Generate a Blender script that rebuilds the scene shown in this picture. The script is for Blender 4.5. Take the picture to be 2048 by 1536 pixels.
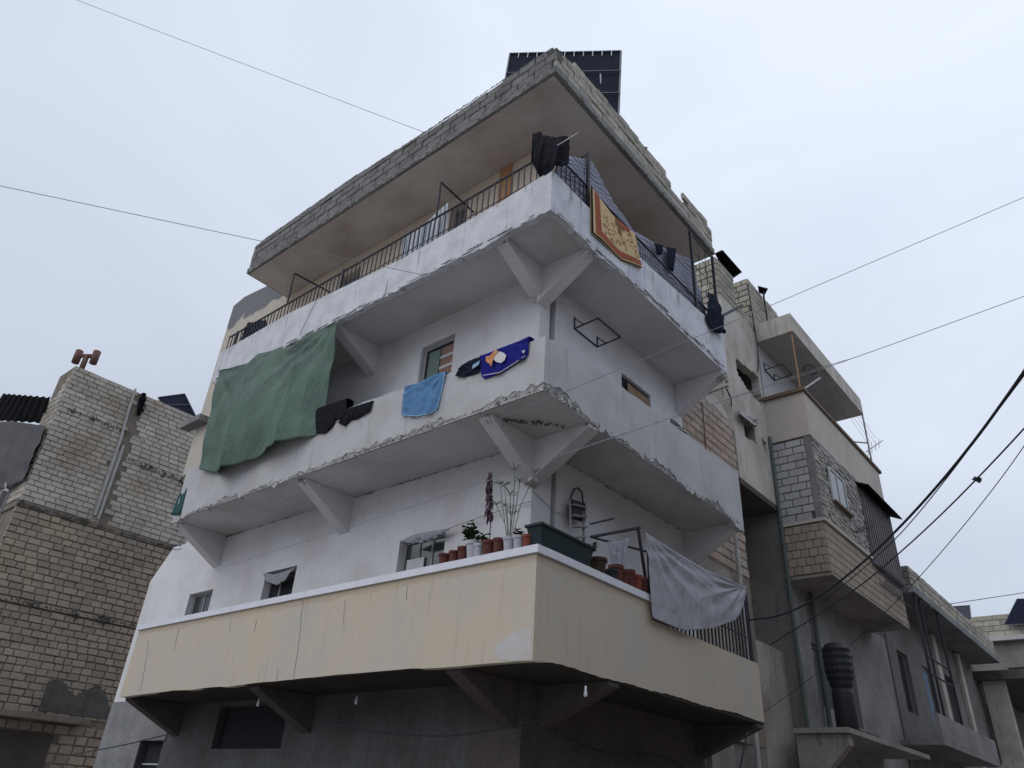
import bpy, math, random
from mathutils import Vector, Matrix, noise
random.seed(7)
for o in list(bpy.data.objects): bpy.data.objects.remove(o)
S = bpy.context.scene
COL = S.collection
R = math.radians

# ------------------------------------------------------------------ camera
CW, CH, CF = 2048.0, 1536.0, 1480.38
YAW, PITCH, ROLL = 0.7242036, 0.5272941, 0.0646134
CAM = Vector((5.30525, -6.62885, 1.6))
_f = Vector((-math.sin(YAW)*math.cos(PITCH), math.cos(YAW)*math.cos(PITCH), math.sin(PITCH)))
_r = Vector((math.cos(YAW), math.sin(YAW), 0)); _u = _r.cross(_f)
_r2 = math.cos(ROLL)*_r + math.sin(ROLL)*_u
_u2 = -math.sin(ROLL)*_r + math.cos(ROLL)*_u
cam_d = bpy.data.cameras.new('camera'); cam = bpy.data.objects.new('camera', cam_d); COL.objects.link(cam)
cam.matrix_world = Matrix(((_r2.x, _u2.x, -_f.x, CAM.x), (_r2.y, _u2.y, -_f.y, CAM.y), (_r2.z, _u2.z, -_f.z, CAM.z), (0, 0, 0, 1)))
cam_d.sensor_width = 36.0; cam_d.lens = 36.0*CF/CW; cam_d.clip_end = 1000; cam_d.clip_start = 0.1
S.camera = cam
S.render.resolution_x = 1024; S.render.resolution_y = 768

# ------------------------------------------------------------------ sky, sun, exposure
world = bpy.data.worlds.new('World'); S.world = world; world.use_nodes = True
nt = world.node_tree; nt.nodes.clear()
def N(t, typ, **kw):
    n = t.nodes.new(typ)
    for k, v in kw.items(): setattr(n, k, v)
    return n
out = N(nt, 'ShaderNodeOutputWorld')
sky = N(nt, 'ShaderNodeTexSky'); sky.sky_type = 'NISHITA'; sky.sun_disc = False
SUN_EL, SUN_AZ = R(41), R(208)
sky.sun_elevation = SUN_EL; sky.sun_rotation = SUN_AZ
bg1 = N(nt, 'ShaderNodeBackground'); bg1.inputs[1].default_value = 0.05
nt.links.new(sky.outputs[0], bg1.inputs[0])
tc = N(nt, 'ShaderNodeTexCoord'); mp = N(nt, 'ShaderNodeMapping'); mp.inputs['Scale'].default_value = (1, 1, 2.2)
nt.links.new(tc.outputs['Generated'], mp.inputs[0])
nz = N(nt, 'ShaderNodeTexNoise'); nz.inputs['Scale'].default_value = 1.6; nz.inputs['Detail'].default_value = 5; nz.inputs['Roughness'].default_value = 0.45
nz.inputs['Distortion'].default_value = 0.6
nt.links.new(mp.outputs[0], nz.inputs[0])
sx = N(nt, 'ShaderNodeSeparateXYZ'); nt.links.new(tc.outputs['Generated'], sx.inputs[0])
rp = N(nt, 'ShaderNodeValToRGB'); rp.color_ramp.elements[0].position = 0.0; rp.color_ramp.elements[0].color = (0.34, 0.40, 0.51, 1)
rp.color_ramp.elements[1].position = 0.75; rp.color_ramp.elements[1].color = (0.71, 0.775, 0.90, 1)
e = rp.color_ramp.elements.new(0.4); e.color = (0.59, 0.65, 0.765, 1)
nt.links.new(sx.outputs[2], rp.inputs[0])
cr = N(nt, 'ShaderNodeValToRGB'); cr.color_ramp.elements[0].position = 0.3; cr.color_ramp.elements[0].color = (0.91, 0.92, 0.94, 1)
cr.color_ramp.elements[1].position = 0.72; cr.color_ramp.elements[1].color = (1.12, 1.11, 1.09, 1)
nt.links.new(nz.outputs[0], cr.inputs[0])
mx = N(nt, 'ShaderNodeMix', data_type='RGBA', blend_type='MULTIPLY'); mx.inputs[0].default_value = 1
nt.links.new(rp.outputs[0], mx.inputs[6]); nt.links.new(cr.outputs[0], mx.inputs[7])
az = N(nt, 'ShaderNodeVectorMath', operation='DOT_PRODUCT'); az.inputs[1].default_value = (0.85, 0.3, 0.45); nt.links.new(tc.outputs['Generated'], az.inputs[0])
am = N(nt, 'ShaderNodeMapRange'); am.inputs[1].default_value = -0.4; am.inputs[2].default_value = 0.8; am.inputs[3].default_value = 0.86; am.inputs[4].default_value = 1.08; nt.links.new(az.outputs['Value'], am.inputs[0])
asn = N(nt, 'ShaderNodeVectorMath', operation='SCALE'); nt.links.new(mx.outputs[2], asn.inputs[0]); nt.links.new(am.outputs[0], asn.inputs['Scale'])
bg2 = N(nt, 'ShaderNodeBackground'); bg2.inputs[1].default_value = 1.0
nt.links.new(asn.outputs[0], bg2.inputs[0])
ms = N(nt, 'ShaderNodeMixShader'); ms.inputs[0].default_value = 0.96
nt.links.new(bg1.outputs[0], ms.inputs[1]); nt.links.new(bg2.outputs[0], ms.inputs[2]); nt.links.new(ms.outputs[0], out.inputs[0])

sd = bpy.data.lights.new('sun', 'SUN'); sd.energy = 0.85; sd.angle = R(60); sd.color = (1.0, 0.97, 0.93)
sun = bpy.data.objects.new('sun', sd); COL.objects.link(sun)
_sd = Vector((-0.45, -0.85, 0.85)).normalized()          # towards the sun: front-left of the corner
sun.rotation_euler = _sd.to_track_quat('Z', 'Y').to_euler()
S.view_settings.view_transform = 'Standard'; S.view_settings.look = 'None'
S.view_settings.exposure = 0.22; S.view_settings.gamma = 1.0; S.view_settings.use_curve_mapping = False
S.render.engine = 'CYCLES'

# ------------------------------------------------------------------ measuring helpers (sight line meets a real plane)
def ray(px, py):
    return _r2*((px-CW/2)/CF) - _u2*((py-CH/2)/CF) + _f
def _on(i, v, px, py):
    d = ray(px, py); return CAM + d*((v-CAM[i])/d[i])
def ox(px, py, x): return _on(0, x, px, py)
def oy(px, py, y): return _on(1, y, px, py)
def oz(px, py, z): return _on(2, z, px, py)
def od(px, py, t): return CAM + ray(px, py)*t

# ------------------------------------------------------------------ materials
def mat(name, base, var=0.0, dirt=None, damt=0.35, dscale=1.2, streak=0.0, scol=None, rough=0.9, bump=0.25, bscale=30,
        fine=0.12, metal=0.0, spec=0.3, zfade=None, trans=0.0, wrinkle=0.0):
    m = bpy.data.materials.new(name); m.use_nodes = True; t = m.node_tree; L = t.links
    b = t.nodes['Principled BSDF']; b.inputs['Roughness'].default_value = rough; b.inputs['Metallic'].default_value = metal
    b.inputs['Specular IOR Level'].default_value = spec
    g = N(t, 'ShaderNodeNewGeometry')
    n1 = N(t, 'ShaderNodeTexNoise'); n1.inputs['Scale'].default_value = dscale; n1.inputs['Detail'].default_value = 6; n1.inputs['Roughness'].default_value = 0.62
    L.new(g.outputs['Position'], n1.inputs[0])
    r1 = N(t, 'ShaderNodeMapRange'); r1.inputs[1].default_value = 0.42; r1.inputs[2].default_value = 0.72; r1.inputs[3].default_value = 0; r1.inputs[4].default_value = damt
    L.new(n1.outputs[0], r1.inputs[0])
    dirt = dirt or tuple(c*0.6 for c in base)
    a = N(t, 'ShaderNodeMix', data_type='RGBA'); a.inputs[6].default_value = (*base, 1); a.inputs[7].default_value = (*dirt, 1)
    L.new(r1.outputs[0], a.inputs[0]); cur = a.outputs[2]
    if streak > 0:
        mpp = N(t, 'ShaderNodeMapping'); mpp.inputs['Scale'].default_value = (4.5, 4.5, 0.5); L.new(g.outputs['Position'], mpp.inputs[0])
        n2 = N(t, 'ShaderNodeTexNoise'); n2.inputs['Scale'].default_value = 1.6; n2.inputs['Detail'].default_value = 4; L.new(mpp.outputs[0], n2.inputs[0])
        r2 = N(t, 'ShaderNodeMapRange'); r2.inputs[1].default_value = 0.60; r2.inputs[2].default_value = 0.68; r2.inputs[3].default_value = 0; r2.inputs[4].default_value = streak
        L.new(n2.outputs[0], r2.inputs[0])
        a2 = N(t, 'ShaderNodeMix', data_type='RGBA'); a2.inputs[7].default_value = (*(scol or tuple(c*0.45 for c in base)), 1)
        L.new(r2.outputs[0], a2.inputs[0]); L.new(cur, a2.inputs[6]); cur = a2.outputs[2]
    if zfade:   # a second coat / stain above or below a height with a ragged edge: (z, width, colour, amount, above?)
        z0, w, zc, amt, above = zfade
        s = N(t, 'ShaderNodeSeparateXYZ'); L.new(g.outputs['Position'], s.inputs[0])
        n3 = N(t, 'ShaderNodeTexNoise'); n3.inputs['Scale'].default_value = 2.2; n3.inputs['Detail'].default_value = 6; L.new(g.outputs['Position'], n3.inputs[0])
        ma = N(t, 'ShaderNodeMath', operation='MULTIPLY_ADD'); L.new(n3.outputs[0], ma.inputs[0]); ma.inputs[1].default_value = w*2.2; L.new(s.outputs[2], ma.inputs[2])
        r3 = N(t, 'ShaderNodeMapRange'); r3.inputs[1].default_value = z0+w*1.1-w*0.12; r3.inputs[2].default_value = z0+w*1.1+w*0.12
        r3.inputs[3].default_value = 0 if above else amt; r3.inputs[4].default_value = amt if above else 0
        L.new(ma.outputs[0], r3.inputs[0])
        a3 = N(t, 'ShaderNodeMix', data_type='RGBA'); a3.inputs[7].default_value = (*zc, 1); L.new(r3.outputs[0], a3.inputs[0]); L.new(cur, a3.inputs[6]); cur = a3.outputs[2]
    nf = N(t, 'ShaderNodeTexNoise'); nf.inputs['Scale'].default_value = bscale; nf.inputs['Detail'].default_value = 5; nf.inputs['Roughness'].default_value = 0.65
    L.new(g.outputs['Position'], nf.inputs[0])
    rf = N(t, 'ShaderNodeMapRange'); rf.inputs[1].default_value = 0.3; rf.inputs[2].default_value = 0.7; rf.inputs[3].default_value = 1-fine; rf.inputs[4].default_value = 1+fine
    L.new(nf.outputs[0], rf.inputs[0]); fac = rf.outputs[0]
    if var > 0:
        oi = N(t, 'ShaderNodeObjectInfo'); ad = N(t, 'ShaderNodeMath', operation='ADD'); L.new(oi.outputs['Random'], ad.inputs[0]); L.new(g.outputs['Random Per Island'], ad.inputs[1])
        fr = N(t, 'ShaderNodeMath', operation='FRACT'); L.new(ad.outputs[0], fr.inputs[0])
        rv = N(t, 'ShaderNodeMapRange'); rv.inputs[3].default_value = 1-var; rv.inputs[4].default_value = 1+var*0.8; L.new(fr.outputs[0], rv.inputs[0])
        mu = N(t, 'ShaderNodeMath', operation='MULTIPLY'); L.new(fac, mu.inputs[0]); L.new(rv.outputs[0], mu.inputs[1]); fac = mu.outputs[0]
    vm = N(t, 'ShaderNodeVectorMath', operation='SCALE'); L.new(cur, vm.inputs[0]); L.new(fac, vm.inputs['Scale'])
    L.new(vm.outputs[0], b.inputs['Base Color'])
    if bump > 0:
        nb = N(t, 'ShaderNodeTexNoise'); nb.inputs['Scale'].default_value = bscale*0.5; nb.inputs['Detail'].default_value = 8; nb.inputs['Roughness'].default_value = 0.7
        L.new(g.outputs['Position'], nb.inputs[0])
        bp = N(t, 'ShaderNodeBump'); bp.inputs['Strength'].default_value = bump; bp.inputs['Distance'].default_value = 0.02
        L.new(nb.outputs[0], bp.inputs['Height']); L.new(bp.outputs[0], b.inputs['Normal'])
        if wrinkle > 0:
            wm = N(t, 'ShaderNodeMapping'); wm.inputs['Scale'].default_value = (7, 7, 2.2); wm.inputs['Rotation'].default_value = (0.2, 0.35, 0); L.new(g.outputs['Position'], wm.inputs[0])
            wn = N(t, 'ShaderNodeTexNoise'); wn.inputs['Scale'].default_value = 1.3; wn.inputs['Detail'].default_value = 4; wn.inputs['Distortion'].default_value = 1.2; L.new(wm.outputs[0], wn.inputs[0])
            wb = N(t, 'ShaderNodeBump'); wb.inputs['Strength'].default_value = 1.0; wb.inputs['Distance'].default_value = wrinkle
            L.new(wn.outputs[0], wb.inputs['Height']); L.new(bp.outputs[0], wb.inputs['Normal']); L.new(wb.outputs[0], b.inputs['Normal'])
    if trans > 0:
        tr = N(t, 'ShaderNodeBsdfTranslucent'); L.new(vm.outputs[0], tr.inputs[0])
        mm = N(t, 'ShaderNodeMixShader'); mm.inputs[0].default_value = trans
        o_ = t.nodes['Material Output']; L.new(b.outputs[0], mm.inputs[1]); L.new(tr.outputs[0], mm.inputs[2]); L.new(mm.outputs[0], o_.inputs[0])
    return m

def stripes_mat(name, c1, c2, axis, freq, thresh=0.5, wob=0.6, c3=None, trans=0.0):
    m = mat(name, c1, fine=0.05, bump=0.1, trans=trans); t = m.node_tree; L = t.links
    vm = [n for n in t.nodes if n.bl_idname == 'ShaderNodeVectorMath'][0]; old = vm.inputs[0].links[0].from_socket
    g = N(t, 'ShaderNodeNewGeometry'); s = N(t, 'ShaderNodeSeparateXYZ'); L.new(g.outputs['Position'], s.inputs[0])
    nn = N(t, 'ShaderNodeTexNoise'); nn.inputs['Scale'].default_value = 1.5; L.new(g.outputs['Position'], nn.inputs[0])
    a = N(t, 'ShaderNodeMath', operation='MULTIPLY_ADD'); L.new(s.outputs[axis], a.inputs[0]); a.inputs[1].default_value = freq
    b = N(t, 'ShaderNodeMath', operation='MULTIPLY'); L.new(nn.outputs[0], b.inputs[0]); b.inputs[1].default_value = wob*freq*0.3; L.new(b.outputs[0], a.inputs[2])
    f = N(t, 'ShaderNodeMath', operation='FRACT'); L.new(a.outputs[0], f.inputs[0])
    k = N(t, 'ShaderNodeMath', operation='GREATER_THAN'); L.new(f.outputs[0], k.inputs[0]); k.inputs[1].default_value = thresh
    x = N(t, 'ShaderNodeMix', data_type='RGBA'); L.new(k.outputs[0], x.inputs[0]); L.new(old, x.inputs[6]); x.inputs[7].default_value = (*c2, 1)
    L.new(x.outputs[2], vm.inputs[0]); return m

M = {}
M['white_plaster'] = mat('white_plaster', (0.66, 0.65, 0.665), dirt=(0.50, 0.475, 0.47), damt=0.8, dscale=0.9, streak=0.10, bump=0.12, bscale=18, fine=0.05)
M['white_parapet'] = mat('white_parapet', (0.61, 0.62, 0.65), dirt=(0.36, 0.37, 0.40), damt=0.7, dscale=2.2, streak=0.75, scol=(0.22, 0.225, 0.25), bump=0.45, bscale=22, fine=0.08)
M['mid_parapet'] = mat('mid_parapet', (0.47, 0.465, 0.475), dirt=(0.33, 0.32, 0.31), damt=0.8, dscale=1.0, streak=0.3, bump=0.2, bscale=20, fine=0.06)
M['cream_parapet'] = mat('cream_parapet', (0.50, 0.43, 0.34), dirt=(0.44, 0.42, 0.385), damt=1.0, dscale=0.8, streak=0.28, scol=(0.33, 0.25, 0.18), bump=0.12, bscale=16, fine=0.04,
                          zfade=(4.17, 0.09, (0.42, 0.30, 0.19), 0.4, True))
M['cream_wall'] = mat('cream_wall', (0.62, 0.52, 0.42), dirt=(0.50, 0.40, 0.32), damt=0.6, dscale=0.8, streak=0.25, scol=(0.4, 0.25, 0.15), bump=0.12, bscale=18, fine=0.05)
M['wing_wall'] = mat('wing_wall', (0.50, 0.45, 0.38), dirt=(0.42, 0.40, 0.37), damt=0.6, streak=0.1, bump=0.2, zfade=(13.15, 0.35, (0.17, 0.17, 0.18), 1.0, True))
M['coping'] = mat('coping', (0.66, 0.67, 0.72), damt=0.35, dirt=(0.45, 0.44, 0.45), dscale=3, bump=0.15, fine=0.06)
M['soffit'] = mat('soffit', (0.58, 0.56, 0.57), dirt=(0.40, 0.36, 0.35), damt=0.8, dscale=0.8, bump=0.15, fine=0.06)
M['roof_soffit'] = mat('roof_soffit', (0.59, 0.56, 0.54), dirt=(0.36, 0.305, 0.28), damt=0.95, dscale=0.55, bump=0.2, fine=0.07)
M['dark_concrete'] = mat('dark_concrete', (0.085, 0.088, 0.088), dirt=(0.045, 0.04, 0.037), damt=0.9, dscale=0.9, streak=0.3, bump=0.5, bscale=14, fine=0.2)  # dirty concrete, base darkened further to carry the shade below the low balcony
M['brown_concrete'] = mat('brown_concrete', (0.088, 0.073, 0.065), dirt=(0.05, 0.04, 0.036), damt=0.8, dscale=0.9, bump=0.4, bscale=14, fine=0.15)  # brown concrete, base darkened to carry the shade of the ground storey
M['shaded_soffit'] = mat('shaded_soffit', (0.04, 0.033, 0.028), dirt=(0.02, 0.017, 0.015), damt=0.9, dscale=0.8, bump=0.4, fine=0.2)  # near-black base paints the shade on the low balcony's underside
M['cement'] = mat('cement', (0.22, 0.22, 0.225), dirt=(0.12, 0.12, 0.12), damt=0.9, dscale=1.5, bump=0.7, bscale=12, fine=0.2)
M['rubble'] = mat('rubble', (0.42, 0.41, 0.40), var=0.3, dirt=(0.17, 0.16, 0.155), damt=0.9, dscale=9, bump=1.0, bscale=40, fine=0.3)
M['crack'] = mat('crack', (0.13, 0.125, 0.12), damt=0.5, bump=0.8, bscale=20, fine=0.3)
M['mortar'] = mat('mortar', (0.20, 0.17, 0.14), dirt=(0.10, 0.085, 0.07), damt=0.8, dscale=3, bump=0.6, fine=0.25)
M['mortar_light'] = mat('mortar_light', (0.11, 0.105, 0.095), dirt=(0.06, 0.055, 0.05), damt=0.8, dscale=3, bump=0.6, fine=0.25)
M['grey_block'] = mat('grey_block', (0.47, 0.44, 0.385), var=0.12, dirt=(0.31, 0.25, 0.19), damt=0.95, dscale=0.55, bump=0.5, bscale=26, fine=0.14)
M['brown_stone'] = mat('brown_stone', (0.37, 0.295, 0.225), var=0.18, dirt=(0.27, 0.245, 0.21), damt=0.9, dscale=0.45, bump=0.6, bscale=20, fine=0.2)
M['parapet_block'] = mat('parapet_block', (0.40, 0.37, 0.31), var=0.2, dirt=(0.22, 0.21, 0.18), damt=0.75, dscale=2, bump=0.6, bscale=24, fine=0.2)
M['dark_block'] = mat('dark_block', (0.185, 0.18, 0.175), var=0.15, dirt=(0.095, 0.09, 0.085), damt=0.9, dscale=2, bump=0.7, bscale=20, fine=0.22)
M['cinder_block'] = mat('cinder_block', (0.41, 0.405, 0.40), var=0.10, dirt=(0.24, 0.235, 0.225), damt=0.6, dscale=2, bump=0.4, bscale=30, fine=0.1)
M['pink_block'] = mat('pink_block', (0.40, 0.335, 0.285), var=0.14, dirt=(0.34, 0.24, 0.19), damt=0.8, dscale=1.2, bump=0.5, bscale=22, fine=0.15)
M['beige_wall'] = mat('beige_wall', (0.50, 0.47, 0.42), dirt=(0.33, 0.29, 0.25), damt=0.95, dscale=1.3, streak=0.45, bump=0.25, fine=0.08)
M['peach_wall'] = mat('peach_wall', (0.49, 0.435, 0.385), dirt=(0.37, 0.34, 0.31), damt=0.8, dscale=0.8, bump=0.2, fine=0.07)
M['pale_wall'] = mat('pale_wall', (0.44, 0.43, 0.43), dirt=(0.34, 0.33, 0.33), damt=0.7, dscale=0.9, streak=0.2, bump=0.25, fine=0.08)
M['tile'] = mat('tile', (0.34, 0.28, 0.23), var=0.12, dirt=(0.33, 0.25, 0.2), damt=0.6, dscale=5, bump=0.5, fine=0.12)
M['ledge_stone'] = mat('ledge_stone', (0.34, 0.32, 0.29), var=0.35, bump=0.5, fine=0.2)
M['brown_coping'] = mat('brown_coping', (0.17, 0.12, 0.09), bump=0.4, fine=0.2)
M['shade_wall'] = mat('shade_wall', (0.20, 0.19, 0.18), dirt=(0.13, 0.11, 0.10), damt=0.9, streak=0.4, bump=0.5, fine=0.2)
M['iron'] = mat('iron', (0.035, 0.035, 0.045), rough=0.6, bump=0.1, fine=0.15)
M['rust'] = mat('rust', (0.16, 0.085, 0.065), dirt=(0.1, 0.06, 0.05), damt=0.8, dscale=8, bump=0.3, fine=0.2)
M['steel'] = mat('steel', (0.42, 0.43, 0.45), rough=0.5, bump=0.05, metal=0.4)
M['cable'] = mat('cable', (0.03, 0.03, 0.04), rough=0.7, bump=0)
M['thin_cable'] = mat('thin_cable', (0.26, 0.26, 0.29), rough=0.7, bump=0)
M['solar'] = mat('solar', (0.010, 0.013, 0.030), rough=0.6, bump=0.0, fine=0.05, spec=0.1)
M['solar_frame'] = mat('solar_frame', (0.13, 0.135, 0.155), rough=0.5, bump=0, metal=0.3)
M['glass'] = mat('glass', (0.045, 0.055, 0.06), rough=0.12, bump=0.0, spec=0.6, fine=0.03)
M['dark_void'] = mat('dark_void', (0.02, 0.02, 0.025), bump=0, fine=0.1)  # near-black colour paints the darkness inside openings and unlit rooms
M['grey_frame'] = mat('grey_frame', (0.30, 0.30, 0.30), bump=0.1, damt=0.5)
M['white_frame'] = mat('white_frame', (0.55, 0.55, 0.56), bump=0.05)
M['green_door'] = mat('green_door', (0.16, 0.22, 0.19), bump=0.1, fine=0.05)
M['brown_board'] = mat('brown_board', (0.27, 0.17, 0.14), bump=0.2, dirt=(0.2, 0.13, 0.1))
M['card_board'] = mat('card_board', (0.30, 0.22, 0.14), bump=0.2, damt=0.8, dscale=4)
M['green_tarp'] = mat('green_tarp', (0.14, 0.215, 0.175), dirt=(0.095, 0.125, 0.11), damt=0.9, dscale=0.8, rough=0.75, bump=0.35, bscale=40, fine=0.10, trans=0.22, wrinkle=0.045)
M['teal_dark'] = mat('teal_dark', (0.02, 0.07, 0.065), bump=0.2)
M['black_cloth'] = mat('black_cloth', (0.012, 0.012, 0.018), bump=0.4, fine=0.2, spec=0.1, wrinkle=0.05)
M['navy_cloth'] = mat('navy_cloth', (0.012, 0.016, 0.03), bump=0.4, fine=0.2, spec=0.1, wrinkle=0.05)
M['blue_towel'] = mat('blue_towel', (0.13, 0.27, 0.47), dirt=(0.10, 0.21, 0.38), damt=0.8, dscale=5, bump=0.5, bscale=90, fine=0.12, spec=0.05, trans=0.1, wrinkle=0.05)
M['towel_hem'] = mat('towel_hem', (0.28, 0.42, 0.58), bump=0.2)
M['royal_blue'] = mat('royal_blue', (0.02, 0.022, 0.20), bump=0.4, bscale=80, fine=0.12, spec=0.05, wrinkle=0.05)
M['orange_print'] = mat('orange_print', (0.55, 0.20, 0.07), bump=0.2, dirt=(0.6, 0.45, 0.3), damt=0.8, dscale=20)
M['white_print'] = mat('white_print', (0.62, 0.60, 0.60), bump=0.2)
M['white_sheet'] = mat('white_sheet', (0.42, 0.42, 0.46), dirt=(0.36, 0.35, 0.38), damt=0.5, dscale=3, bump=0.15, fine=0.04, trans=0.18, wrinkle=0.05)
M['grey_curtain'] = mat('grey_curtain', (0.085, 0.085, 0.09), dirt=(0.09, 0.09, 0.1), damt=0.8, bump=0.3)
M['striped'] = stripes_mat('striped', (0.36, 0.365, 0.43), (0.13, 0.135, 0.18), 2, 11, 0.58, 1.6, trans=0.12)
M['striped_vertical'] = stripes_mat('striped_vertical', (0.50, 0.52, 0.56), (0.20, 0.23, 0.27), 0, 9, 0.5, 0.3)
M['clay_pot'] = mat('clay_pot', (0.10, 0.028, 0.022), bump=0.1, rough=0.7, fine=0.08)
M['red_pot'] = mat('red_pot', (0.20, 0.045, 0.03), bump=0.1, rough=0.7, fine=0.08)
M['white_pot'] = mat('white_pot', (0.40, 0.405, 0.44), bump=0.05, rough=0.7, fine=0.05)
M['planter'] = mat('planter', (0.008, 0.022, 0.026), bump=0.1, rough=0.6)
M['leaf_dark'] = mat('leaf_dark', (0.035, 0.06, 0.022), var=0.35, rough=0.6, bump=0)
M['leaf_light'] = mat('leaf_light', (0.10, 0.13, 0.085), var=0.3, rough=0.6, bump=0)
M['leaf_purple'] = mat('leaf_purple', (0.075, 0.04, 0.05), var=0.35, rough=0.7, bump=0)
M['worn_wall'] = mat('worn_wall', (0.33, 0.30, 0.27), dirt=(0.17, 0.145, 0.13), damt=0.95, dscale=0.8, streak=0.5, bump=0.5, bscale=16, fine=0.15)
M['rust_board'] = mat('rust_board', (0.42, 0.20, 0.10), dirt=(0.5, 0.33, 0.2), damt=0.9, dscale=3, bump=0.3)
M['patch'] = mat('patch', (0.49, 0.475, 0.46), dirt=(0.45, 0.40, 0.34), damt=0.9, dscale=5, bump=0.2, fine=0.05)
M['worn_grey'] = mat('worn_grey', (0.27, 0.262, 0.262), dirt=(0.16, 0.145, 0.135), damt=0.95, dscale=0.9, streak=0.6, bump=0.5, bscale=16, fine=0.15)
M['soil'] = mat('soil', (0.05, 0.035, 0.025), bump=0.6)
M['bulb'] = mat('bulb', (0.70, 0.72, 0.78), rough=0.3, bump=0)
M['corrugated'] = mat('corrugated', (0.013, 0.012, 0.017), dirt=(0.022, 0.016, 0.014), damt=0.8, rough=0.8, spec=0.05, bump=0.2)
M['brown_metal'] = mat('brown_metal', (0.13, 0.11, 0.115), dirt=(0.06, 0.05, 0.05), damt=0.6, rough=0.6, bump=0.1)
M['pale_street'] = mat('pale_street', (0.27, 0.255, 0.235), damt=0.6, dscale=0.4, bump=0.6, bscale=60, fine=0.2)  # unseen street, colour raised to bounce light up onto soffits and walls
M['pavement'] = mat('pavement', (0.30, 0.285, 0.27), damt=0.7, dscale=0.8, bump=0.5)
M['tank'] = mat('tank', (0.02, 0.022, 0.024), rough=0.55, bump=0.1)
M['drain'] = mat('drain', (0.10, 0.12, 0.11), rough=0.7, bump=0.2)
M['pipe_light'] = mat('pipe_light', (0.42, 0.41, 0.40), rough=0.7, bump=0.2, damt=0.6, dscale=3)
M['rug_cream'] = mat('rug_cream', (0.60, 0.44, 0.23), dirt=(0.46, 0.33, 0.18), damt=0.5, dscale=8, bump=0.5, bscale=90, fine=0.08)
M['rug_red'] = mat('rug_red', (0.33, 0.085, 0.045), dirt=(0.22, 0.07, 0.04), damt=0.6, dscale=20, bump=0.5, bscale=90, fine=0.15)
M['rug_brown'] = mat('rug_brown', (0.22, 0.11, 0.05), bump=0.4, fine=0.2)
M['blue_plastic'] = mat('blue_plastic', (0.16, 0.26, 0.42), bump=0.1)

# ------------------------------------------------------------------ mesh helpers
class MB:
    def __init__(s): s.v = []; s.f = []
    def add(s, vs, fs):
        n = len(s.v); s.v += [Vector(p) for p in vs]; s.f += [tuple(i+n for i in f) for f in fs]; return s
    def box(s, a, b, c, d, e, f):
        x0, x1 = min(a, b), max(a, b); y0, y1 = min(c, d), max(c, d); z0, z1 = min(e, f), max(e, f)
        return s.add([(x0,y0,z0),(x1,y0,z0),(x1,y1,z0),(x0,y1,z0),(x0,y0,z1),(x1,y0,z1),(x1,y1,z1),(x0,y1,z1)],
                     [(0,3,2,1),(4,5,6,7),(0,1,5,4),(1,2,6,5),(2,3,7,6),(3,0,4,7)])
    def hexa(s, p):  # 8 points, order as box
        return s.add(p, [(0,3,2,1),(4,5,6,7),(0,1,5,4),(1,2,6,5),(2,3,7,6),(3,0,4,7)])
    def tube(s, pts, r, n=6, caps=True):
        pts = [Vector(p) for p in pts]; rs = r if isinstance(r, (list, tuple)) else [r]*len(pts)
        base = len(s.v); up = None
        for i, p in enumerate(pts):
            d = (pts[min(i+1, len(pts)-1)]-pts[max(i-1, 0)]).normalized()
            if up is None: up = d.orthogonal().normalized()
            up = (up-d*up.dot(d)); up = up.normalized() if up.length > 1e-6 else d.orthogonal().normalized()
            w = d.cross(up)
            for k in range(n):
                a = 2*math.pi*k/n; s.v.append(p+(up*math.cos(a)+w*math.sin(a))*rs[i])
        for i in range(len(pts)-1):
            for k in range(n):
                a = base+i*n+k; b = base+i*n+(k+1) % n; s.f.append((a, b, b+n, a+n))
        if caps:
            s.f.append(tuple(base+k for k in range(n-1, -1, -1))); s.f.append(tuple(base+(len(pts)-1)*n+k for k in range(n)))
        return s
    def lathe(s, c, prof, n=16):   # prof: (radius, z)
        c = Vector(c); base = len(s.v)
        for r, z in prof:
            for k in range(n):
                a = 2*math.pi*k/n; s.v.append(c+Vector((r*math.cos(a), r*math.sin(a), z)))
        for i in range(len(prof)-1):
            for k in range(n):
                a = base+i*n+k; b = base+i*n+(k+1) % n; s.f.append((a, b, b+n, a+n))
        s.f.append(tuple(base+k for k in range(n-1, -1, -1))); s.f.append(tuple(base+(len(prof)-1)*n+k for k in range(n)))
        return s
    def prism(s, poly, ext):       # polygon (3D points) pushed along a vector
        n = len(poly); ext = Vector(ext); base = len(s.v)
        s.v += [Vector(p) for p in poly]+[Vector(p)+ext for p in poly]
        s.f.append(tuple(base+i for i in range(n-1, -1, -1))); s.f.append(tuple(base+n+i for i in range(n)))
        for i in range(n): j = (i+1) % n; s.f.append((base+i, base+j, base+n+j, base+n+i))
        return s
    def chip(s, p, r):
        p = Vector(p); vs = [p+Vector(d)*r*random.uniform(0.55, 1.2) for d in ((1,0,0),(-1,0,0),(0,1,0),(0,-1,0),(0,0,1),(0,0,-1))]
        return s.add(vs, [(0,2,4),(2,1,4),(1,3,4),(3,0,4),(2,0,5),(1,2,5),(3,1,5),(0,3,5)])

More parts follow.
